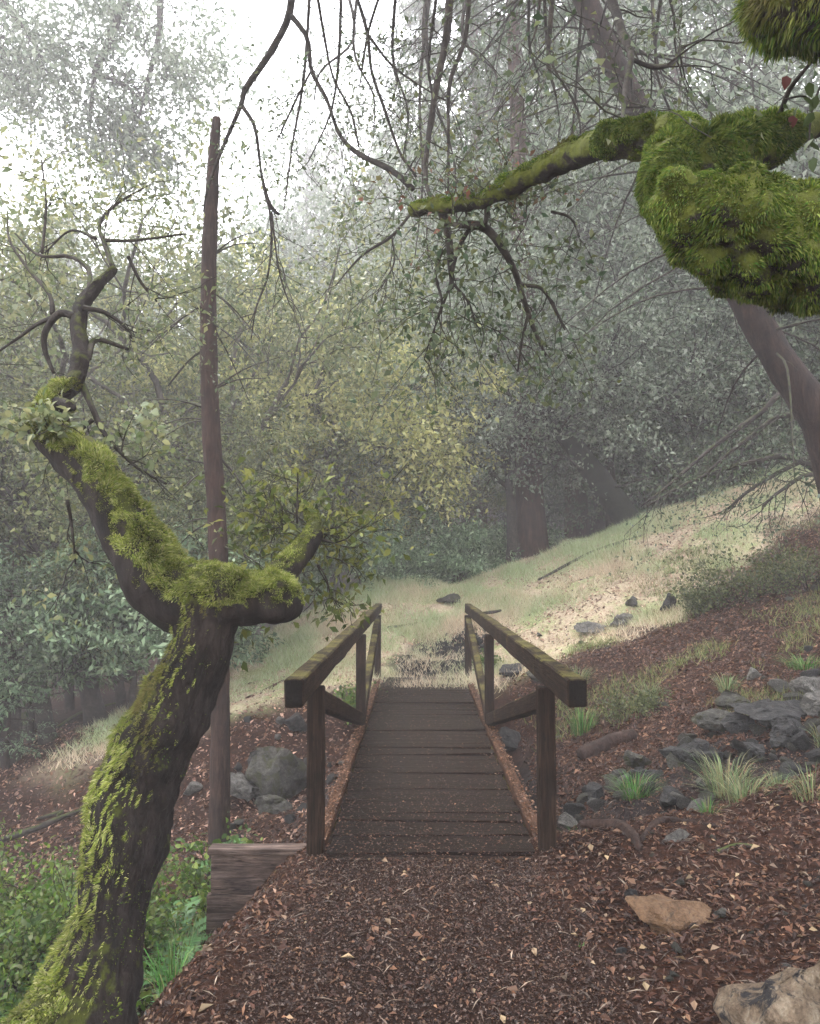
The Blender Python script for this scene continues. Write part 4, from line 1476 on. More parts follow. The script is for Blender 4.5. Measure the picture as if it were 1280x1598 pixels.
fir = proto_conifer('fir_tree', '', 'tree', 8, 22, .24, 2.5, 3.4, FIRG + PALE[:2], M_BARK_FIR, droop=.25, dead=.3, tw=14, nl=9, nsize=.17, wh=.42)
young = proto_conifer('young_fir', '', 'tree', 9, 8, .11, .5, 1.9, FIRG + BLUEG[:2], M_BARK_FIR, droop=.2, nsize=.12, wh=.32)

_first = set()


def put(proto, label, x, y, rz=0.0, s=1.0, group=None, dz=0.0, rot=None):
    if y > 18.9:                    # the deeper woods stand well back in the fog
        y2 = 18.9 + (y - 18.9) * 2.4
        x, s, y = x * y2 / y, s * (y2 / y) ** .92, y2
    loc = (x, y, hz(x, y) + dz)
    if proto.name not in _first:
        _first.add(proto.name)
        proto.location = loc
        proto.rotation_euler = rot if rot else (0, 0, rz)
        proto.scale = (s, s, s)
        proto['label'] = label
        if group:
            proto['group'] = group
        return proto
    return copy_thing(proto, label, loc, rz, s, group, rot)


def at(px, d):
    r = ray(px, 887)
    return r[0] / r[1] * d


# the yellow-green oak in the middle and its neighbours on the left
put(oakC, 'pale yellow green oak with a grey leaning trunk behind the forked oak', at(350, 17.6), 17.6, 0.15, 1.34)
put(oakA, 'tall yellow green oak behind the dead pole', at(265, 15.5), 15.5, 1.0, 1.42)
put(oakA, 'yellow green oak at the left edge behind the forked oak', at(40, 13.5), 13.5, 2.2, 1.3)
put(oakB, 'olive oak between the left edge and the dead pole', at(160, 12.5), 12.5, .4, 1.0)
put(oakB, 'olive oak low behind the forked limb of the mossy oak', at(380, 19), 19, 3.4, 1.05)
put(oakA, 'faded tall oak behind the left edge oaks', at(120, 20), 20, 4.0, 1.7)
put(oakB, 'slender oak in front of the redwood trunks beyond the bridge', at(640, 21), 21, 5.2, .95)
put(oakA, 'faded oak in the fog beyond the yellow green oak', at(500, 25), 25, 2.9, 1.15)
put(oakB, 'dark oak whose lower boughs hang over the grass left of the bridge', at(300, 12.8), 13.4, 1.7, .62)
put(oakB, 'oak standing just outside the left edge', -9.5, 12, 5.0, 1.2)
put(oakA, 'faded oak between the dead pole and the yellow green oak', at(350, 23), 23, 5.4, 1.3)
put(oakA, 'faded oak at the far left behind the blue green shrubs', at(-20, 24), 24, .7, 1.6)

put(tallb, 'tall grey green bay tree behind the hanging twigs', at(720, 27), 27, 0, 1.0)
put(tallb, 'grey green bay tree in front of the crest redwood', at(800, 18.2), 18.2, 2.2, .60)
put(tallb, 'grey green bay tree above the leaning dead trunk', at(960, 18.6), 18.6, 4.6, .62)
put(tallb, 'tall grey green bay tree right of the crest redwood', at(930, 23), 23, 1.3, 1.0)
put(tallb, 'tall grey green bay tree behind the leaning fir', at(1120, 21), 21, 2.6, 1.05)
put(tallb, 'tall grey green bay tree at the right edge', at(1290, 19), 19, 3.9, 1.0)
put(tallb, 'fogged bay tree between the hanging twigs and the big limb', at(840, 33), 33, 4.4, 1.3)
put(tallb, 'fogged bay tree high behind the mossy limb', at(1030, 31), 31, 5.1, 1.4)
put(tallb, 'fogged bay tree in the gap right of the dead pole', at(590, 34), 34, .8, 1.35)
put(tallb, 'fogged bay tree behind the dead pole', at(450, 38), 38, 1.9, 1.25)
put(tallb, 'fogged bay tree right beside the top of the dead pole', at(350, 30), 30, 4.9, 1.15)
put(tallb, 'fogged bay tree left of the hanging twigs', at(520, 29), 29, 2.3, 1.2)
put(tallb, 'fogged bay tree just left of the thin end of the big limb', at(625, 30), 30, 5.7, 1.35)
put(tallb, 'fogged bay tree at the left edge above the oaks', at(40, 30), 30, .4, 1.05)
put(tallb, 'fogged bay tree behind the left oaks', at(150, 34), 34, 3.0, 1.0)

put(bay, 'broad blue green leafed shrub behind the mossy trunk', at(205, 12.2), 12.2, 0, 1.05)
put(bay, 'blue green shrub at the left edge below the oaks', at(60, 11.8), 11.8, 2.1, .95)
put(bay, 'blue green shrub between the mossy trunk and the dead pole', at(300, 13.5), 13.5, 4.2, .8)
put(bay, 'rounded blue green bush on the crest beyond the bridge', at(700, 17.6), 17.6, 1.2, .85, dz=-.95)
put(bay, 'smaller blue green bush behind the left handrail', at(610, 16.6), 16.6, 3.0, .62, dz=-.7)
put(bay, 'blue green bush at the foot of the redwood trunks', at(770, 21), 21, 5.0, .9, dz=-.9)
put(bay, 'blue green thicket behind the forked oak limb', at(470, 18.0), 18.0, 2.6, .85)

put(live, 'dark evergreen oak on the slope below the leaning fir', at(1150, 17.6), 17.6, 0, 1.0)
put(live, 'dark evergreen oak at the right edge of the crest', at(1275, 16.9), 16.9, 2.0, .95)
put(live, 'dark evergreen oak behind the leaning dead trunk', at(1050, 21.5), 21.5, 4.1, 1.2)
put(live, 'grey green evergreen oak beyond the redwood trunks', at(900, 26), 26, 1.1, 1.1)
put(live, 'evergreen oak high on the slope beyond the right edge', at(1390, 17), 17, 3.1, 1.2)

put(redw, 'redwood trunk standing on the crest right of the bridge', at(830, 18.8), 18.8, 0, .95, rot=(0, -.02, 0))
put(redw, 'redwood trunk just right of the crest redwood, partly behind the leaning trunk', at(898, 21.5), 21.5, 2.0, .95)
put(redw, 'faded redwood trunk left of the crest redwood', at(742, 25), 25, 1.0, 1.0)
put(redw, 'faded redwood trunk above the rounded bush', at(657, 28), 28, 3.0, 1.0)
put(redw, 'faded redwood behind the dark evergreen oaks', at(972, 25), 25, 4.0, 1.05)
put(redw, 'tall fogged redwood behind the leaning fir', at(1085, 24), 24, 5.0, 1.1)
put(fir, 'fir with feathery boughs behind the mossy limb', at(1180, 19), 19, 0, 1.05)
put(fir, 'fir between the two redwood trunks and the dark oaks', at(1010, 29), 29, 2.0, 1.1)
put(fir, 'fir at the right edge behind the slope', at(1330, 20), 20, 4.0, 1.1)
put(fir, 'fir rising behind the fan of hanging twigs', at(790, 31), 31, 1.2, 1.05)
put(young, 'small feathery fir on the crest behind the leaning trunk', at(950, 24), 24, 0, .8)
put(young, 'young fir at the right of the crest among dark oaks', at(1215, 18.6), 18.6, 2.0, .8)
put(young, 'young fir low at the left edge', at(20, 10.8), 10.8, 3.0, .35)
put(young, 'young fir behind the left bay shrubs', at(150, 16), 16, 4.0, .55)

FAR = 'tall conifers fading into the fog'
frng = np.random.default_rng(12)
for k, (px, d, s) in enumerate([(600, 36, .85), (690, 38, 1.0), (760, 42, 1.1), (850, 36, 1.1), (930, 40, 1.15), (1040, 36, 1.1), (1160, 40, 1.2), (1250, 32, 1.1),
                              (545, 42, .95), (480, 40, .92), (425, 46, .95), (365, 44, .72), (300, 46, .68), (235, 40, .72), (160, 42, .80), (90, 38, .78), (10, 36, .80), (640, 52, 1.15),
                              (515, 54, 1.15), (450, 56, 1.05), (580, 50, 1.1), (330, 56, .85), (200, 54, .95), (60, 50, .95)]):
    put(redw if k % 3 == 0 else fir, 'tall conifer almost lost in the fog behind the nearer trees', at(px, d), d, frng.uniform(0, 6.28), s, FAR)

# slim dark trunks on the forest floor at the far left
def slim_trunk(px, pyb, d, pxt, pyt, w_, label, seed):
    b = P(px, pyb, d)
    b[2] = hz(b[0], b[1])
    rng = np.random.default_rng(seed)
    t = thing('slim_tree', label, 'tree', b, 'slim trunks on the dark forest floor')
    mb = MB()
    top = P(pxt, pyt, d)
    a = resample([[*(b - [0, 0, .2]), wpx(w_, d) * .7], [*b, wpx(w_, d) * .55], [*((b + top) / 2 + rng.normal(0, .08, 3)), wpx(w_, d) * .45], [*top, wpx(w_, d) * .3]], 26)
    tube(mb, a[:, :3], a[:, 3], 9, .1, 6, seed)
    mb.build('trunk', M_BARK_DARK, t, b)
    mt, tips = MB(), []
    for i in range(14, 26, 3):
        grow(mt, rng, a[i, :3], np.array([rng.normal(), rng.normal(), .6]), 1.1, .018, 1, 2, OAK_PRM, tips)
    mt.build('branches', M_BARK_DARK, t, b)
    mc = MB()
    foliage(mc, tips, 8, .15, .08, DARKG, rng)
    mc.build('crown', M_LEAF, t, b)


slim_trunk(75, 1140, 11.5, 25, 960, 26, 'dark trunk leaning left, thickest of the slim trunks at lower left', 1)
slim_trunk(18, 1150, 11, 8, 900, 34, 'dark upright trunk at the left edge of the forest floor', 2)
slim_trunk(145, 1130, 12.5, 132, 900, 14, 'thin upright trunk between the leaning trunks at lower left', 3)
slim_trunk(192, 1105, 13.5, 172, 930, 16, 'thin trunk nearest the mossy oak on the forest floor', 4)
slim_trunk(110, 1090, 15, 122, 860, 14, 'thin faded trunk at the back of the forest floor', 5)

# oak out of frame on the left whose boughs hang into the top left corner
def build_left_overhang():
    rng = np.random.default_rng(44)
    bx, by = -15.5, 22.0
    org = np.array([bx, by, hz(bx, by)])
    t = thing('overhanging_oak', 'leafy boughs of an oak hanging into the top left corner', 'tree', org)
    mb = MB()
    a = resample([[bx, by, org[2] - .3, .32], [bx, by, 2.5, .36], [bx + .3, by, 9.5, .32], [bx + .8, by, 16.5, .26], [bx + 2.0, by, 23, .2]], 40)
    tube(mb, a[:, :3], a[:, 3], 14, .08, 4, 2)
    mb.build('trunk', M_BARK_DARK, t, org)
    ml, tips = MB(), []
    for rows in ([(-160, -300, 22.0, 40), (60, -180, 22.0, 30), (190, -40, 22.0, 20), (178, 40, 22.0, 15), (160, 90, 22.0, 12), (147, 115, 22.0, 9), (140, 200, 22.0, 5)],
                 [(-160, -260, 22.0, 30), (-60, -60, 21.8, 20), (20, 20, 21.6, 14), (60, 80, 21.6, 9), (70, 130, 21.6, 4)],
                 [(100, -160, 22.2, 22), (230, -60, 22.2, 16), (250, 30, 22.2, 11), (235, 110, 22.2, 8), (215, 190, 22.2, 4)],
                 [(147, 115, 22.0, 8), (190, 130, 22.0, 6), (225, 160, 22.0, 3)],
                 [(-100, -30, 21.6, 14), (-40, 40, 21.6, 10), (10, 60, 21.5, 6)]):
        ml = MB()
        p, T, r = twig_px(ml, rows, 24, 7)
        for i in range(7, 24):
            if rng.random() < .9:
                grow(ml, rng, p[i], T[i] * .3 + rvec(1, rng)[0] * .9 + np.array([.1, 0, -.25]), rng.uniform(1.3, 2.4), .02, 1, 3, dict(OAK_PRM, trop=(-.03, -.04, -.04)), tips)
        ml.build('bough', M_BARK_DARK, t, org)
    mc = MB()
    foliage(mc, tips, 4, .22, .18, PALE, rng)
    mc.build('crown', M_LEAF, t, org)
    print('overhang leaves', len(tips) * 7)


build_left_overhang()

# dead drooping boughs on the right slope, of the evergreen there
def build_dead_bough():
    rng = np.random.default_rng(61)
    org = P(1300, 700, 11.5)
    org[2] = hz(org[0], org[1])
    t = thing('dead_shrub', 'tangle of bare dark dead branches arching over the right slope', 'shrub', org)
    mb, tips = MB(), []
    for rows in ([(1330, 770, 11.5, 16), (1240, 715, 11.4, 12), (1180, 720, 11.3, 9), (1120, 735, 11.3, 7), (1060, 760, 11.2, 5), (1010, 790, 11.2, 3)],
                 [(1330, 770, 11.5, 14), (1280, 715, 11, 10), (1230, 730, 11, 8), (1170, 765, 11, 6), (1130, 800, 11, 3)],
                 [(1330, 760, 11.5, 14), (1250, 610, 11, 12), (1180, 650, 11, 9), (1110, 700, 11, 7), (1040, 760, 11, 5), (1000, 790, 11, 3)],
                 [(1330, 760, 11.5, 14), (1240, 650, 11.2, 9), (1160, 690, 11.2, 7), (1090, 750, 11.2, 4)],
                 [(1340, 770, 11.5, 10), (1270, 740, 10.8, 8), (1220, 765, 10.8, 6), (1190, 790, 10.8, 3)]):
        mb = MB()
        p, T, r = twig_px(mb, rows, 26, 6, .12)
        for i in range(6, 26):
            if rng.random() < .75:
                grow(mb, rng, p[i], T[i] * .6 + rvec(1, rng)[0] * .6 + np.array([0, 0, -.25]), rng.uniform(.3, .7), .009, 1, 2, dict(SPRIG_PRM, seg=.12), tips)
        mb.build('branch', M_BARK_DARK, t, org)
    mc = MB()
    foliage(mc, tips, 2, .10, .055, DARKG, rng)
    mc.build('leaves', M_GLOSS, t, org)


build_dead_bough()

# ------------------------------------------------------------------ low plants
def shrub(name, label, cat, x, y, hgt, wid, nst, m, size, pal, seed, leafm=M_LEAF, aspect=.6, group=None, big=True, sig=.05, depth=2):
    rng = np.random.default_rng(seed)
    z = hz(x, y)
    org = np.array([x, y, z])
    t = thing(name, label, cat, org, group)
    mb, mc, tips = MB(), MB(), []
    for k in range(nst):
        a = rng.uniform(0, 6.283)
        rr = rng.uniform(0, .3) * wid
        d = np.array([math.cos(a) * wid, math.sin(a) * wid, hgt * rng.uniform(.6, 1.6)])
        grow(mb, rng, org + np.array([math.cos(a) * rr, math.sin(a) * rr, -.03]), d, hgt * rng.uniform(.5, .85), .006 + hgt * .004, 0, depth, dict(BUSH_PRM, seg=.1, kids=(3, 3)), tips)
    foliage(mc, tips, m, sig, size, pal, rng, aspect, big=big, droop=.1, upn=1.0)
    mb.build('stems', M_BARK_DARK, t, org)
    mc.build('leaves', leafm, t, org)
    return t


shrub('leafy_shrub', 'bright green leafy shrub at the left edge behind the mossy trunk', 'shrub', at(50, 4.3), 4.3, .62, .5, 24, 6, .034, BRIGHT + OLIVE[:1], 1, aspect=.5)
shrub('leafy_shrub', 'bright green leafy shrub touching the left side of the mossy trunk', 'shrub', at(150, 4.5), 4.5, .58, .45, 24, 6, .034, BRIGHT + OLIVE[:1], 2, aspect=.5)
shrub('leafy_shrub', 'low green shrub in the bottom left corner', 'shrub', at(20, 3.5), 3.5, .46, .4, 24, 6, .034, BRIGHT + OLIVE[:1], 3, aspect=.5)
shrub('leafy_shrub', 'dark green shrub at the left edge beyond the bright shrubs', 'shrub', at(-40, 5.6), 5.6, .5, .6, 22, 6, .036, BRIGHT + OLIVE[:1], 4)
shrub('leafy_shrub', 'small green shrub at the foot of the dead pole', 'shrub', at(355, 6.6), 6.6, .45, .35, 9, 2, .055, BRIGHT, 5)
shrub('leafy_shrub', 'low green plant behind the timber retaining wall', 'plant', at(415, 5.5), 5.5, .36, .3, 9, 2, .05, BRIGHT, 6)
shrub('leafy_shrub', 'green plant between the mossy trunk and the retaining wall', 'plant', at(312, 5.2), 5.2, .40, .25, 8, 2, .05, BRIGHT, 7)
shrub('leafy_shrub', 'small bright sprout below the retaining wall', 'plant', at(245, 3.9), 3.9, .12, .1, 3, 1, .035, BRIGHT, 8)
shrub('leafy_shrub', 'low dark olive shrub on the upper right slope', 'shrub', at(1150, 11.2), 11.2, .55, .8, 16, 3, .05, OLIVE, 9, big=False, sig=.08)
shrub('leafy_shrub', 'low dark olive shrub at the right edge of the slope', 'shrub', at(1255, 11.0), 11.0, .6, .8, 16, 3, .05, OLIVE, 10, big=False, sig=.08)
shrub('leafy_shrub', 'low olive shrub left of the other two on the slope', 'shrub', at(1085, 11.6), 11.6, .35, .6, 12, 3, .05, OLIVE, 12, big=False, sig=.08)
shrub('leafy_shrub', 'small mossy green mound of leaves on the gully edge right of the handrail', 'shrub', at(985, 8.6), 8.6, .22, .5, 12, 3, .035, OLIVE, 13, big=False, sig=.06)
shrub('leafy_shrub', 'green weedy plant beyond the left railing posts', 'plant', at(540, 9.6), 10.3, .3, .2, 7, 3, .05, BRIGHT, 14)
shrub('leafy_shrub', 'small green weed at the foot of the right railing far post', 'plant', at(762, 11.7), 11.9, .22, .14, 6, 3, .04, BRIGHT, 15)

# ferns
def frond_mesh(seed, L=.5):
    rng = np.random.default_rng(seed)
    mb = MB()
    t = np.linspace(0, 1, 22)
    p = np.stack([t * L * .85, 0 * t, L * (.75 * t - .62 * t ** 2)], 1)
    tube(mb, p, .0035 * (1 - .8 * t), 4, cap=False, col=(0.07, 0.12, 0.03))
    C, A, Nn, LL = [], [], [], []
    T = norm(np.gradient(p, axis=0))
    for i in range(3, 22):
        for s in (-1, 1):
            C.append(p[i])
            A.append(norm(np.array([T[i][0] * .35, s * 1.0, T[i][2] * .3 - .1])))
            Nn.append(norm(np.cross(T[i], [0, 1, 0]) * -1))
            LL.append(L * .26 * math.sin(math.pi * (.12 + .86 * (1 - t[i] * .97))) ** .8 * rng.uniform(.85, 1.1))
    LL = np.array(LL)
    n = len(LL)
    leaves(mb, C, A, Nn, LL, LL * .24 + .004, pick([(0.06, 0.15, 0.045), (0.09, 0.20, 0.06), (0.05, 0.12, 0.04)], n, rng), fold=.1)
    return mb.mesh('frond', M_LEAF)


_fr = [frond_mesh(60 + k) for k in range(3)]


def fern(label, x, y, n, s, seed):
    rng = np.random.default_rng(seed)
    t = thing('fern', label, 'fern', (x, y, hz(x, y)))
    for k in range(n):
        a = k * 6.283 / n + rng.uniform(-.3, .3)
        link('frond', _fr[k % 3], t, rot=(rng.uniform(-.2, .2), rng.uniform(-.35, .15), a), scale=(s * rng.uniform(.8, 1.15),) * 3)


fern('fern at the left edge above the bright shrubs', at(45, 4.9), 4.9, 10, 1.3, 1)
fern('fern beside the left flank of the mossy trunk', at(110, 4.0), 4.0, 9, 1.2, 2)
fern('fern spreading between the mossy trunk and the timber wall', at(290, 4.7), 4.7, 8, .95, 3)
fern('fern in the bottom left corner below the shrubs', at(60, 3.3), 3.3, 9, 1.1, 4)
fern('fern just right of the mossy trunk near its middle', at(300, 4.1), 4.1, 7, .7, 5)
fern('fern at the foot of the dead pole', at(365, 7.2), 7.2, 8, .9, 6)

# grass tufts that stand alone
def tuft(label, px, d, n, hgt, spread, pal, seed, name='grass_tuft', group=None, x=None):
    rng = np.random.default_rng(seed)
    x = at(px, d) if x is None else x
    org = np.array([x, d, hz(x, d)])
    mb = MB()
    n = int(n * 1.5)
    a = rng.uniform(0, 6.283, n)
    rr = np.sqrt(rng.random(n)) * spread * .5
    b = np.stack([np.cos(a) * rr, np.sin(a) * rr, -.02 + 0 * a], 1)
    out = np.stack([np.cos(a), np.sin(a), 0 * a], 1) * (rng.uniform(.1, 1, n) * spread)[:, None]
    hh = hgt * rng.uniform(.25, 1.15, n)
    side = norm(np.cross(out + rvec(n, rng) * .02, [0, 0, 1]))
    wd = .0032 * rng.uniform(.6, 1.4, n) * (1 + .12 * d)
    pts = []
    for t, wf in ((0, 1), (.35, 1), (.7, .75), (1, .05)):
        c = b + out * (t ** 1.8) + np.stack([0 * a, 0 * a, hh * (t - .28 * t ** 3)], 1)
        pts += [c - side * (wd * wf * .5)[:, None], c + side * (wd * wf * .5)[:, None]]
    V = np.stack(pts, 1).reshape(-1, 3)
    o = (np.arange(n) * 8)[:, None]
    F = np.concatenate([o + np.array([[2 * k, 2 * k + 1, 2 * k + 3, 2 * k + 2]]) for k in range(3)])
    mb.add(V, F, np.repeat(pick(pal + [(0.20, 0.17, 0.08)], n, rng, .28), 8, 0))
    ob = mb.build(name, M_GRASS)
    ob.location = org
    ob.rotation_euler = (0, 0, 0)
    return tag(ob, label, 'grass tuft', group)


GB = [(0.0450, 0.1500, 0.0225), (0.0675, 0.1950, 0.0375), (0.0375, 0.1050, 0.0188), (0.1200, 0.2250, 0.0675)]
GP = [(0.1280, 0.1920, 0.0800), (0.1760, 0.2240, 0.1120), (0.0800, 0.1360, 0.0480), (0.2400, 0.2240, 0.1200)]
tuft('bright green grass tuft beside the right near post', 905, 5.75, 170, .30, .22, GB, 1)
tuft('rounded bright green grass tuft with pale edge blades', 985, 6.35, 190, .24, .22, GB, 2)
tuft('narrow green grass tuft hard against the right near post', 870, 5.9, 50, .24, .10, GB, 3)
tuft('tall pale green grass clump in front of the rocky bank', 1125, 5.9, 170, .36, .30, GP, 4)
tuft('pale grass clump below the tall clump', 1150, 5.2, 110, .24, .26, GP, 5)
tuft('sparse pale grass blades at the right edge', 1255, 4.9, 60, .26, .22, GP, 6)
tuft('thin grass sprig on the litter right of the tall clump', 1205, 5.3, 40, .18, .14, GP, 7)
tuft('small grass sprig left of the pale clump', 1095, 4.95, 30, .16, .1, GB, 8)
tuft('bright grass patch on the upper rocky slope', 1250, 8.2, 130, .20, .3, GB, 9)
tuft('grass clump on the leafy slope beside the rocky bank', 1130, 8.3, 90, .24, .2, GP, 10)
tuft('tiny green sprout alone on the path edge', 898, 3.45, 8, .06, .02, GB, 11)
tuft('bright green grass behind the end of the right handrail', 905, 8.8, 120, .42, .25, GB, 12)
tuft('grass tuft on the gully edge above the dark stones', 1010, 8.9, 90, .26, .2, GP, 13)
tuft('grass tuft at the foot of the mossy oak right side', 285, 3.6, 60, .26, .2, GB, 14)
tuft('pale grass clump beside the fern by the timber wall', 300, 4.45, 70, .3, .2, GP, 15)
tuft('grass tuft at the right edge by the pale block', 1285, 6.2, 60, .28, .2, GP, 16)
tuft('green grass tuft left of the slope stones', 900, 10.2, 100, .28, .3, GP, 17)

# ------------------------------------------------------------------ grass on the slope, litter, twigs
def build_grass():
    rng = np.random.default_rng(8)
    n = 330000
    x = rng.uniform(-5, 9.5, n)
    y = rng.uniform(10.3, 19, n)
    g = grass_mask(x, y)
    p = fbm(np.stack([x * 1.3, y * 1.3, 0 * x], 1), 41, 3)
    keep = rng.random(n) < g * np.clip(.55 + p * .9, .08, 1)
    x, y, p = x[keep], y[keep], p[keep]
    n = len(x)
    z = H(x, y)
    b = np.stack([x, y, z - .01], 1)
    L = rng.uniform(.05, .17, n) * (1 + .8 * np.clip(p, -1, 1))
    d = norm(np.stack([rng.normal(0, .55, n), rng.normal(0, .55, n), np.ones(n)], 1))
    side = norm(np.cross(d, rvec(n, rng)))
    wd = rng.uniform(.006, .014, n)
    tip = b + d * L[:, None] + np.stack([rng.normal(0, .02, n), rng.normal(0, .02, n), 0 * x], 1)
    V = np.stack([b - side * wd[:, None] * .5, b + side * wd[:, None] * .5, tip], 1).reshape(-1, 3)
    F = np.arange(3 * n).reshape(n, 3)
    q = fbm(np.stack([x * .9, y * .9, 0 * x], 1), 51, 3)
    k = np.clip(.55 + q * 1.0 + .3 * (y - 13.2) / 3 + rng.normal(0, .2, n), 0, 1)[:, None]
    straw = pick([(0.64, 0.53, 0.38), (0.72, 0.62, 0.47), (0.56, 0.42, 0.30)], n, rng, .12)
    green = pick([(0.40, 0.46, 0.25), (0.52, 0.57, 0.36), (0.30, 0.37, 0.17)], n, rng, .12)
    c = straw * (1 - k) + green * k
    mb = MB()
    mb.add(V, F, np.repeat(c, 3, 0))
    # thin weeds in patches on the leafy slope below the grass
    n = 70000
    x, y = rng.uniform(.95, 7.5, n), rng.uniform(7.2, 14, n)
    pn = fbm(np.stack([x, y, 0 * x], 1) * 1.25, 43, 3)
    keep = rng.random(n) < np.clip(pn * 1.4 - .15, 0, .8) * np.clip(1.25 - .13 * np.abs(y - 9.0 - .55 * (x - 1)), 0, 1)
    x, y = x[keep], y[keep]
    n = len(x)
    b = np.stack([x, y, H(x, y) - .01], 1)
    d = norm(np.stack([rng.normal(0, .5, n), rng.normal(0, .5, n), np.ones(n)], 1))
    side = norm(np.cross(d, rvec(n, rng)))
    wd = rng.uniform(.005, .012, n)[:, None]
    tip = b + d * rng.uniform(.05, .17, n)[:, None]
    V = np.stack([b - side * wd * .5, b + side * wd * .5, tip], 1).reshape(-1, 3)
    c = pick([(0.13, 0.17, 0.05), (0.20, 0.22, 0.08), (0.09, 0.13, 0.04), (0.26, 0.23, 0.11)], n, rng, .2)
    mb.add(V, np.arange(3 * n).reshape(n, 3), np.repeat(c, 3, 0))
    o = mb.build('slope_grass', M_GRASS)
    tag(o, 'short pale grass and straw covering the slope beyond the bridge', 'grass', kind='stuff')
    print('grass', n)


build_grass()

LIT = [(0.0977, 0.0402, 0.0212), (0.0587, 0.0222, 0.0123), (0.1465, 0.0725, 0.0388), (0.0342, 0.0137, 0.0086), (0.1955, 0.1088, 0.0636), (0.0783, 0.0303, 0.0177), (0.0438, 0.0181, 0.0107), (0.0269, 0.0121, 0.0077)]


def litter(name, label, n, xr, yr, size, pal, seed, keepf, zoff=.004, aspect=(.26, .55), flatz=1.2, zf=None):
    rng = np.random.default_rng(seed)
    x, y = rng.uniform(*xr, n), rng.uniform(*yr, n)
    k = rng.random(n) < keepf(x, y)
    x, y = x[k], y[k]
    n = len(x)
    z = (H(x, y) if zf is None else zf(x, y)) + rng.uniform(0, zoff * 2, n)
    # slope normal by differences
    e = .05
    if zf is None:
        nx = (H(x - e, y) - H(x + e, y)) / (2 * e)
        ny = (H(x, y - e) - H(x, y + e)) / (2 * e)
    else:
        nx = ny = 0 * x
    gn = norm(np.stack([nx, ny, np.ones(n)], 1))
    nr = norm(gn * flatz + rvec(n, rng) * .8)
    ax = norm(np.cross(nr, rvec(n, rng)))
    L = size * np.clip(rng.lognormal(0, .38, n), .3, 1.9)
    C = np.stack([x, y, z], 1) - ax * (L * .5)[:, None] + gn * .004
    mb = MB()
    leaves(mb, C, ax, nr, L, L * rng.uniform(*aspect, n), pick(pal, n, rng, .28), fold=.3)
    o = mb.build(name, M_LITTER, smooth=False)
    tag(o, label, 'leaf litter', kind='stuff')
    print(name, n)


def near_keep(x, y):
    p = path_mask(x, y)
    onb = (np.abs(x - .075) < .60) & (y > 4.47)
    return (1 - .80 * p) * np.clip(1.15 - (y - 2) * .10, .25, 1) * (~onb)


litter('leaf_litter', 'brown dead leaves strewn beside the path and in the gully', 90000, (-2.6, 4.4), (1.6, 8.4), .026, LIT, 1, near_keep)
litter('wood_chips', 'small bark chips and gravel bits trodden into the path', 60000, (-1.3, 1.5), (1.7, 4.75), .010, [tuple(c * .62 for c in t_) for t_ in LIT] + [(0.16, 0.12, 0.10)], 2, lambda x, y: path_mask(x, y) * .9 + .1, .002, (.4, .9))
litter('slope_leaves', 'brown dead leaves covering the slope right of the bridge', 75000, (1.2, 9), (6.5, 15), .045, LIT, 3,
       lambda x, y: np.clip(1.0 - grass_mask(x, y) * .93, 0, 1) * .8)
litter('grass_leaves', 'pinkish dead leaves and straw scattered over the grassy slope', 30000, (-4.5, 8.5), (10.8, 17), .05, [(0.42, 0.28, 0.20), (0.52, 0.38, 0.28), (0.28, 0.17, 0.12), (0.20, 0.13, 0.10)], 7,
       lambda x, y: grass_mask(x, y) * np.clip(.4 + .9 * fbm(np.stack([x, y, 0 * x], 1) * 1.1, 91, 3), .02, 1))
litter('bank_leaves', 'brown dead leaves covering the forest floor on the left', 34000, (-8, -.8), (5, 13), .05, LIT + [(0.42, 0.26, 0.19), (0.36, 0.22, 0.16)], 4,
       lambda x, y: np.clip(1.0 - grass_mask(x, y) * .9, 0, 1) * .8)
litter('deck_debris', 'leaf bits and chips lying on the bridge deck', 16000, (-.52, .67), (4.42, 11.7), .010, LIT, 5,
       lambda x, y: np.clip(.06 + .9 * (np.abs(((y - 4.42) / .147 + .5) % 1 - .5) < .07) + .35 * np.clip(fbm(np.stack([x * 4, y * 3, 0 * x], 1), 17, 2), 0, 1) + 2.2 * np.exp(-(y - 4.4) * 1.9) + .6 * sstep(.42, .55, np.abs(x - .075)), 0, 1), .002, (.4, .9), 2.5, zf=lambda x, y: 0 * x + .004)


litter('kerb_debris', 'orange bark crumbs lying along the deck kerbs', 16000, (-.64, .79), (4.62, 11.4), .016, [(0.15, 0.065, 0.032), (0.09, 0.04, 0.02), (0.22, 0.12, 0.07), (0.05, 0.025, 0.014)], 6,
       lambda x, y: ((np.abs(x + .575) < .05) | (np.abs(x - .725) < .05)) * 1.0, .004, (.4, .9), 2.0, zf=lambda x, y: 0 * x + .032)


litter('fallen_twigs', 'thin broken twigs and needles lying on the path and litter', 4200, (-1.6, 3.6), (1.8, 6.5), .055, [(0.05, 0.033, 0.024), (0.11, 0.075, 0.055), (0.20, 0.15, 0.11)], 8,
       lambda x, y: .8 + 0 * x, .006, (.05, .10), 3.0)
litter('whole_leaves', 'pale whole fallen leaves scattered on the path', 1500, (-1.4, 3.2), (1.8, 5.6), .032, [(0.19, 0.10, 0.058), (0.22, 0.15, 0.095), (0.13, 0.065, 0.036), (0.25, 0.18, 0.10)], 9,
       lambda x, y: .75 - .55 * path_mask(x, y), .006, (.45, .7), 1.6)


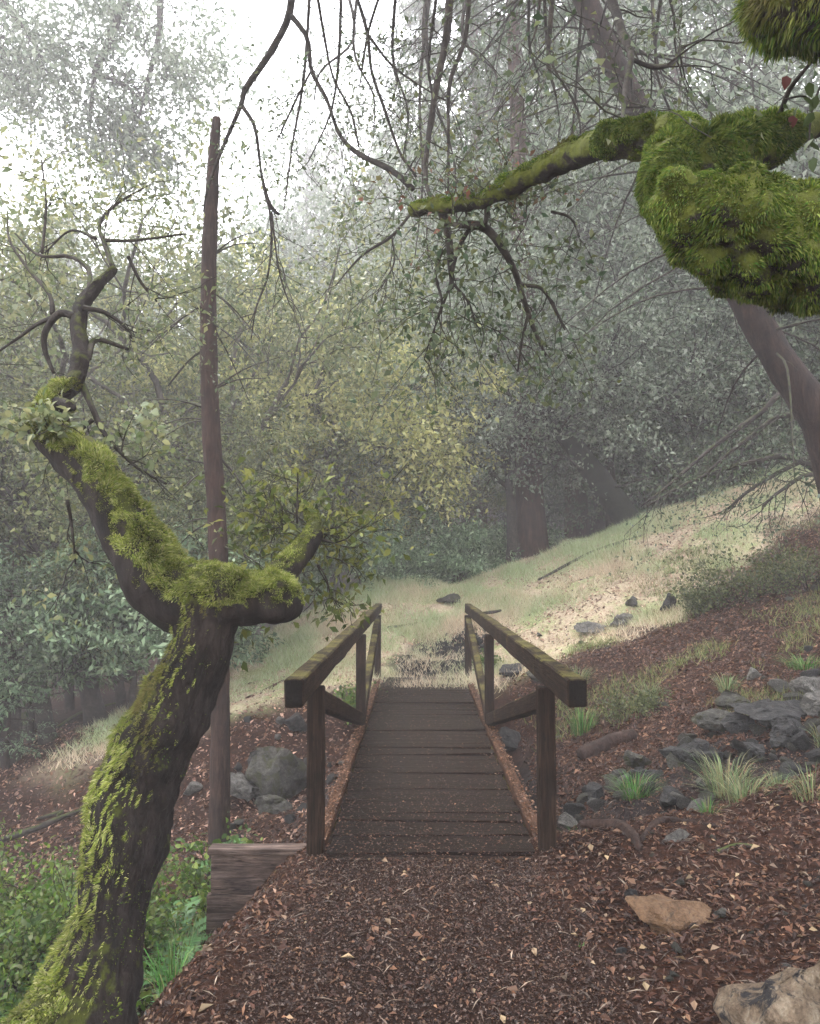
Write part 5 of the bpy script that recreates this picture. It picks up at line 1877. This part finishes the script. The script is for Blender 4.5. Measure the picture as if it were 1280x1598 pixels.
# a few fallen sticks and roots that can be told apart
def stick(label, rows, seed, mat=M_BARK_DARK, name='fallen_branch', lift=0.0, cat='branch', sides=8):
    pts = []
    for px, py, d, w_ in rows:
        p = P(px, py, d)
        g = hz(p[0], p[1])
        r = wpx(w_, d) / 2
        pts.append([p[0], p[1], max(g + r * .4, min(p[2], g + lift)) if lift else g + r * .5, r])
    a = resample(pts, 30)
    mb = MB()
    org = a[0, :3].copy()
    tube(mb, a[:, :3], a[:, 3], sides, .12, 14, seed)
    o = mb.build(name, mat, None, org)
    o.location = org
    return tag(o, label, cat)


stick('dark curved root arching over the leaf litter right of the bridge', [(905, 1285, 4.85, 10), (935, 1288, 4.8, 18), (970, 1298, 4.7, 20), (990, 1318, 4.5, 16), (998, 1330, 4.4, 9)], 1, lift=.08, name='tree_root', cat='root', mat=M_SNAG)
stick('dark root running right from the curved root', [(1000, 1318, 4.5, 8), (1030, 1292, 4.75, 12), (1070, 1290, 4.75, 9), (1110, 1305, 4.6, 7), (1150, 1320, 4.5, 4)], 2, lift=.06, name='tree_root', cat='root', mat=M_SNAG)
stick('thin fallen twig lying on the litter below the roots', [(1120, 1335, 4.3, 7), (1150, 1330, 4.35, 6), (1180, 1328, 4.35, 4)], 3, M_BARK_GREY, cat='twig')
stick('pale thin fallen pole on the dark forest floor at left', [(90, 1135, 12, 5), (130, 1110, 13, 6), (190, 1095, 13.6, 5)], 4, M_BARK_GREY, lift=.15)
stick('dark dead bough lying on the left bank', [(0, 1195, 8.3, 9), (60, 1180, 8.5, 10), (95, 1180, 8.6, 8), (140, 1170, 8.9, 5)], 5, lift=.25)
stick('curled dead branch hooking upward on the left bank', [(60, 1200, 8.2, 5), (85, 1185, 8.3, 6), (100, 1172, 8.3, 6), (92, 1180, 8.2, 4)], 6, lift=.4)
stick('orange brown stick lying on the grass left of the boulders', [(385, 1098, 11.5, 5), (410, 1085, 12, 5), (445, 1070, 12.4, 3)], 7, M_KERB)
stick('grey fallen branch on the grass between the railings', [(605, 972, 13.8, 4), (640, 962, 14.0, 5), (690, 950, 14.4, 4)], 8, M_BARK_GREY)
stick('dark forked twig standing on the grass by the right railing top', [(740, 955, 13.6, 4), (768, 948, 13.7, 5), (782, 940, 13.7, 4)], 9, lift=.2, cat='twig')
stick('long dark fallen branch lying across the upper slope', [(840, 875, 15, 4), (920, 848, 15.3, 5), (990, 832, 15.3, 5), (1060, 815, 15.2, 3)], 10)
stick('brown fallen log behind the end of the right handrail', [(905, 1115, 7.9, 22), (950, 1105, 8.0, 24), (990, 1098, 8.0, 18)], 11, M_SNAG, name='fallen_log', cat='log')

# ------------------------------------------------------------------ haze
def build_haze():
    mb = MB()
    x0, x1, y0, y1, z0, z1 = -140, 140, -44, 150, -9.5, 80
    V = [(x, y, z) for x in (x0, x1) for y in (y0, y1) for z in (z0, z1)]
    mb.add(V, [(0, 1, 3, 2), (4, 6, 7, 5), (0, 4, 5, 1), (2, 3, 7, 6), (0, 2, 6, 4), (1, 5, 7, 3)])
    m = bpy.data.materials.new('fog_air')
    m.use_nodes = True
    nt = m.node_tree
    nt.nodes.clear()
    out = N(nt, 'ShaderNodeOutputMaterial')
    v = N(nt, 'ShaderNodeVolumePrincipled')
    v.inputs['Color'].default_value = (0.99, 0.955, 0.985, 1)
    v.inputs['Density'].default_value = HAZE_DENSITY
    v.inputs['Anisotropy'].default_value = 0.2
    nt.links.new(v.outputs[0], out.inputs['Volume'])
    o = mb.build('haze', m, smooth=False)
    tag(o, 'pale morning fog filling the forest', None, kind='stuff')


build_haze()
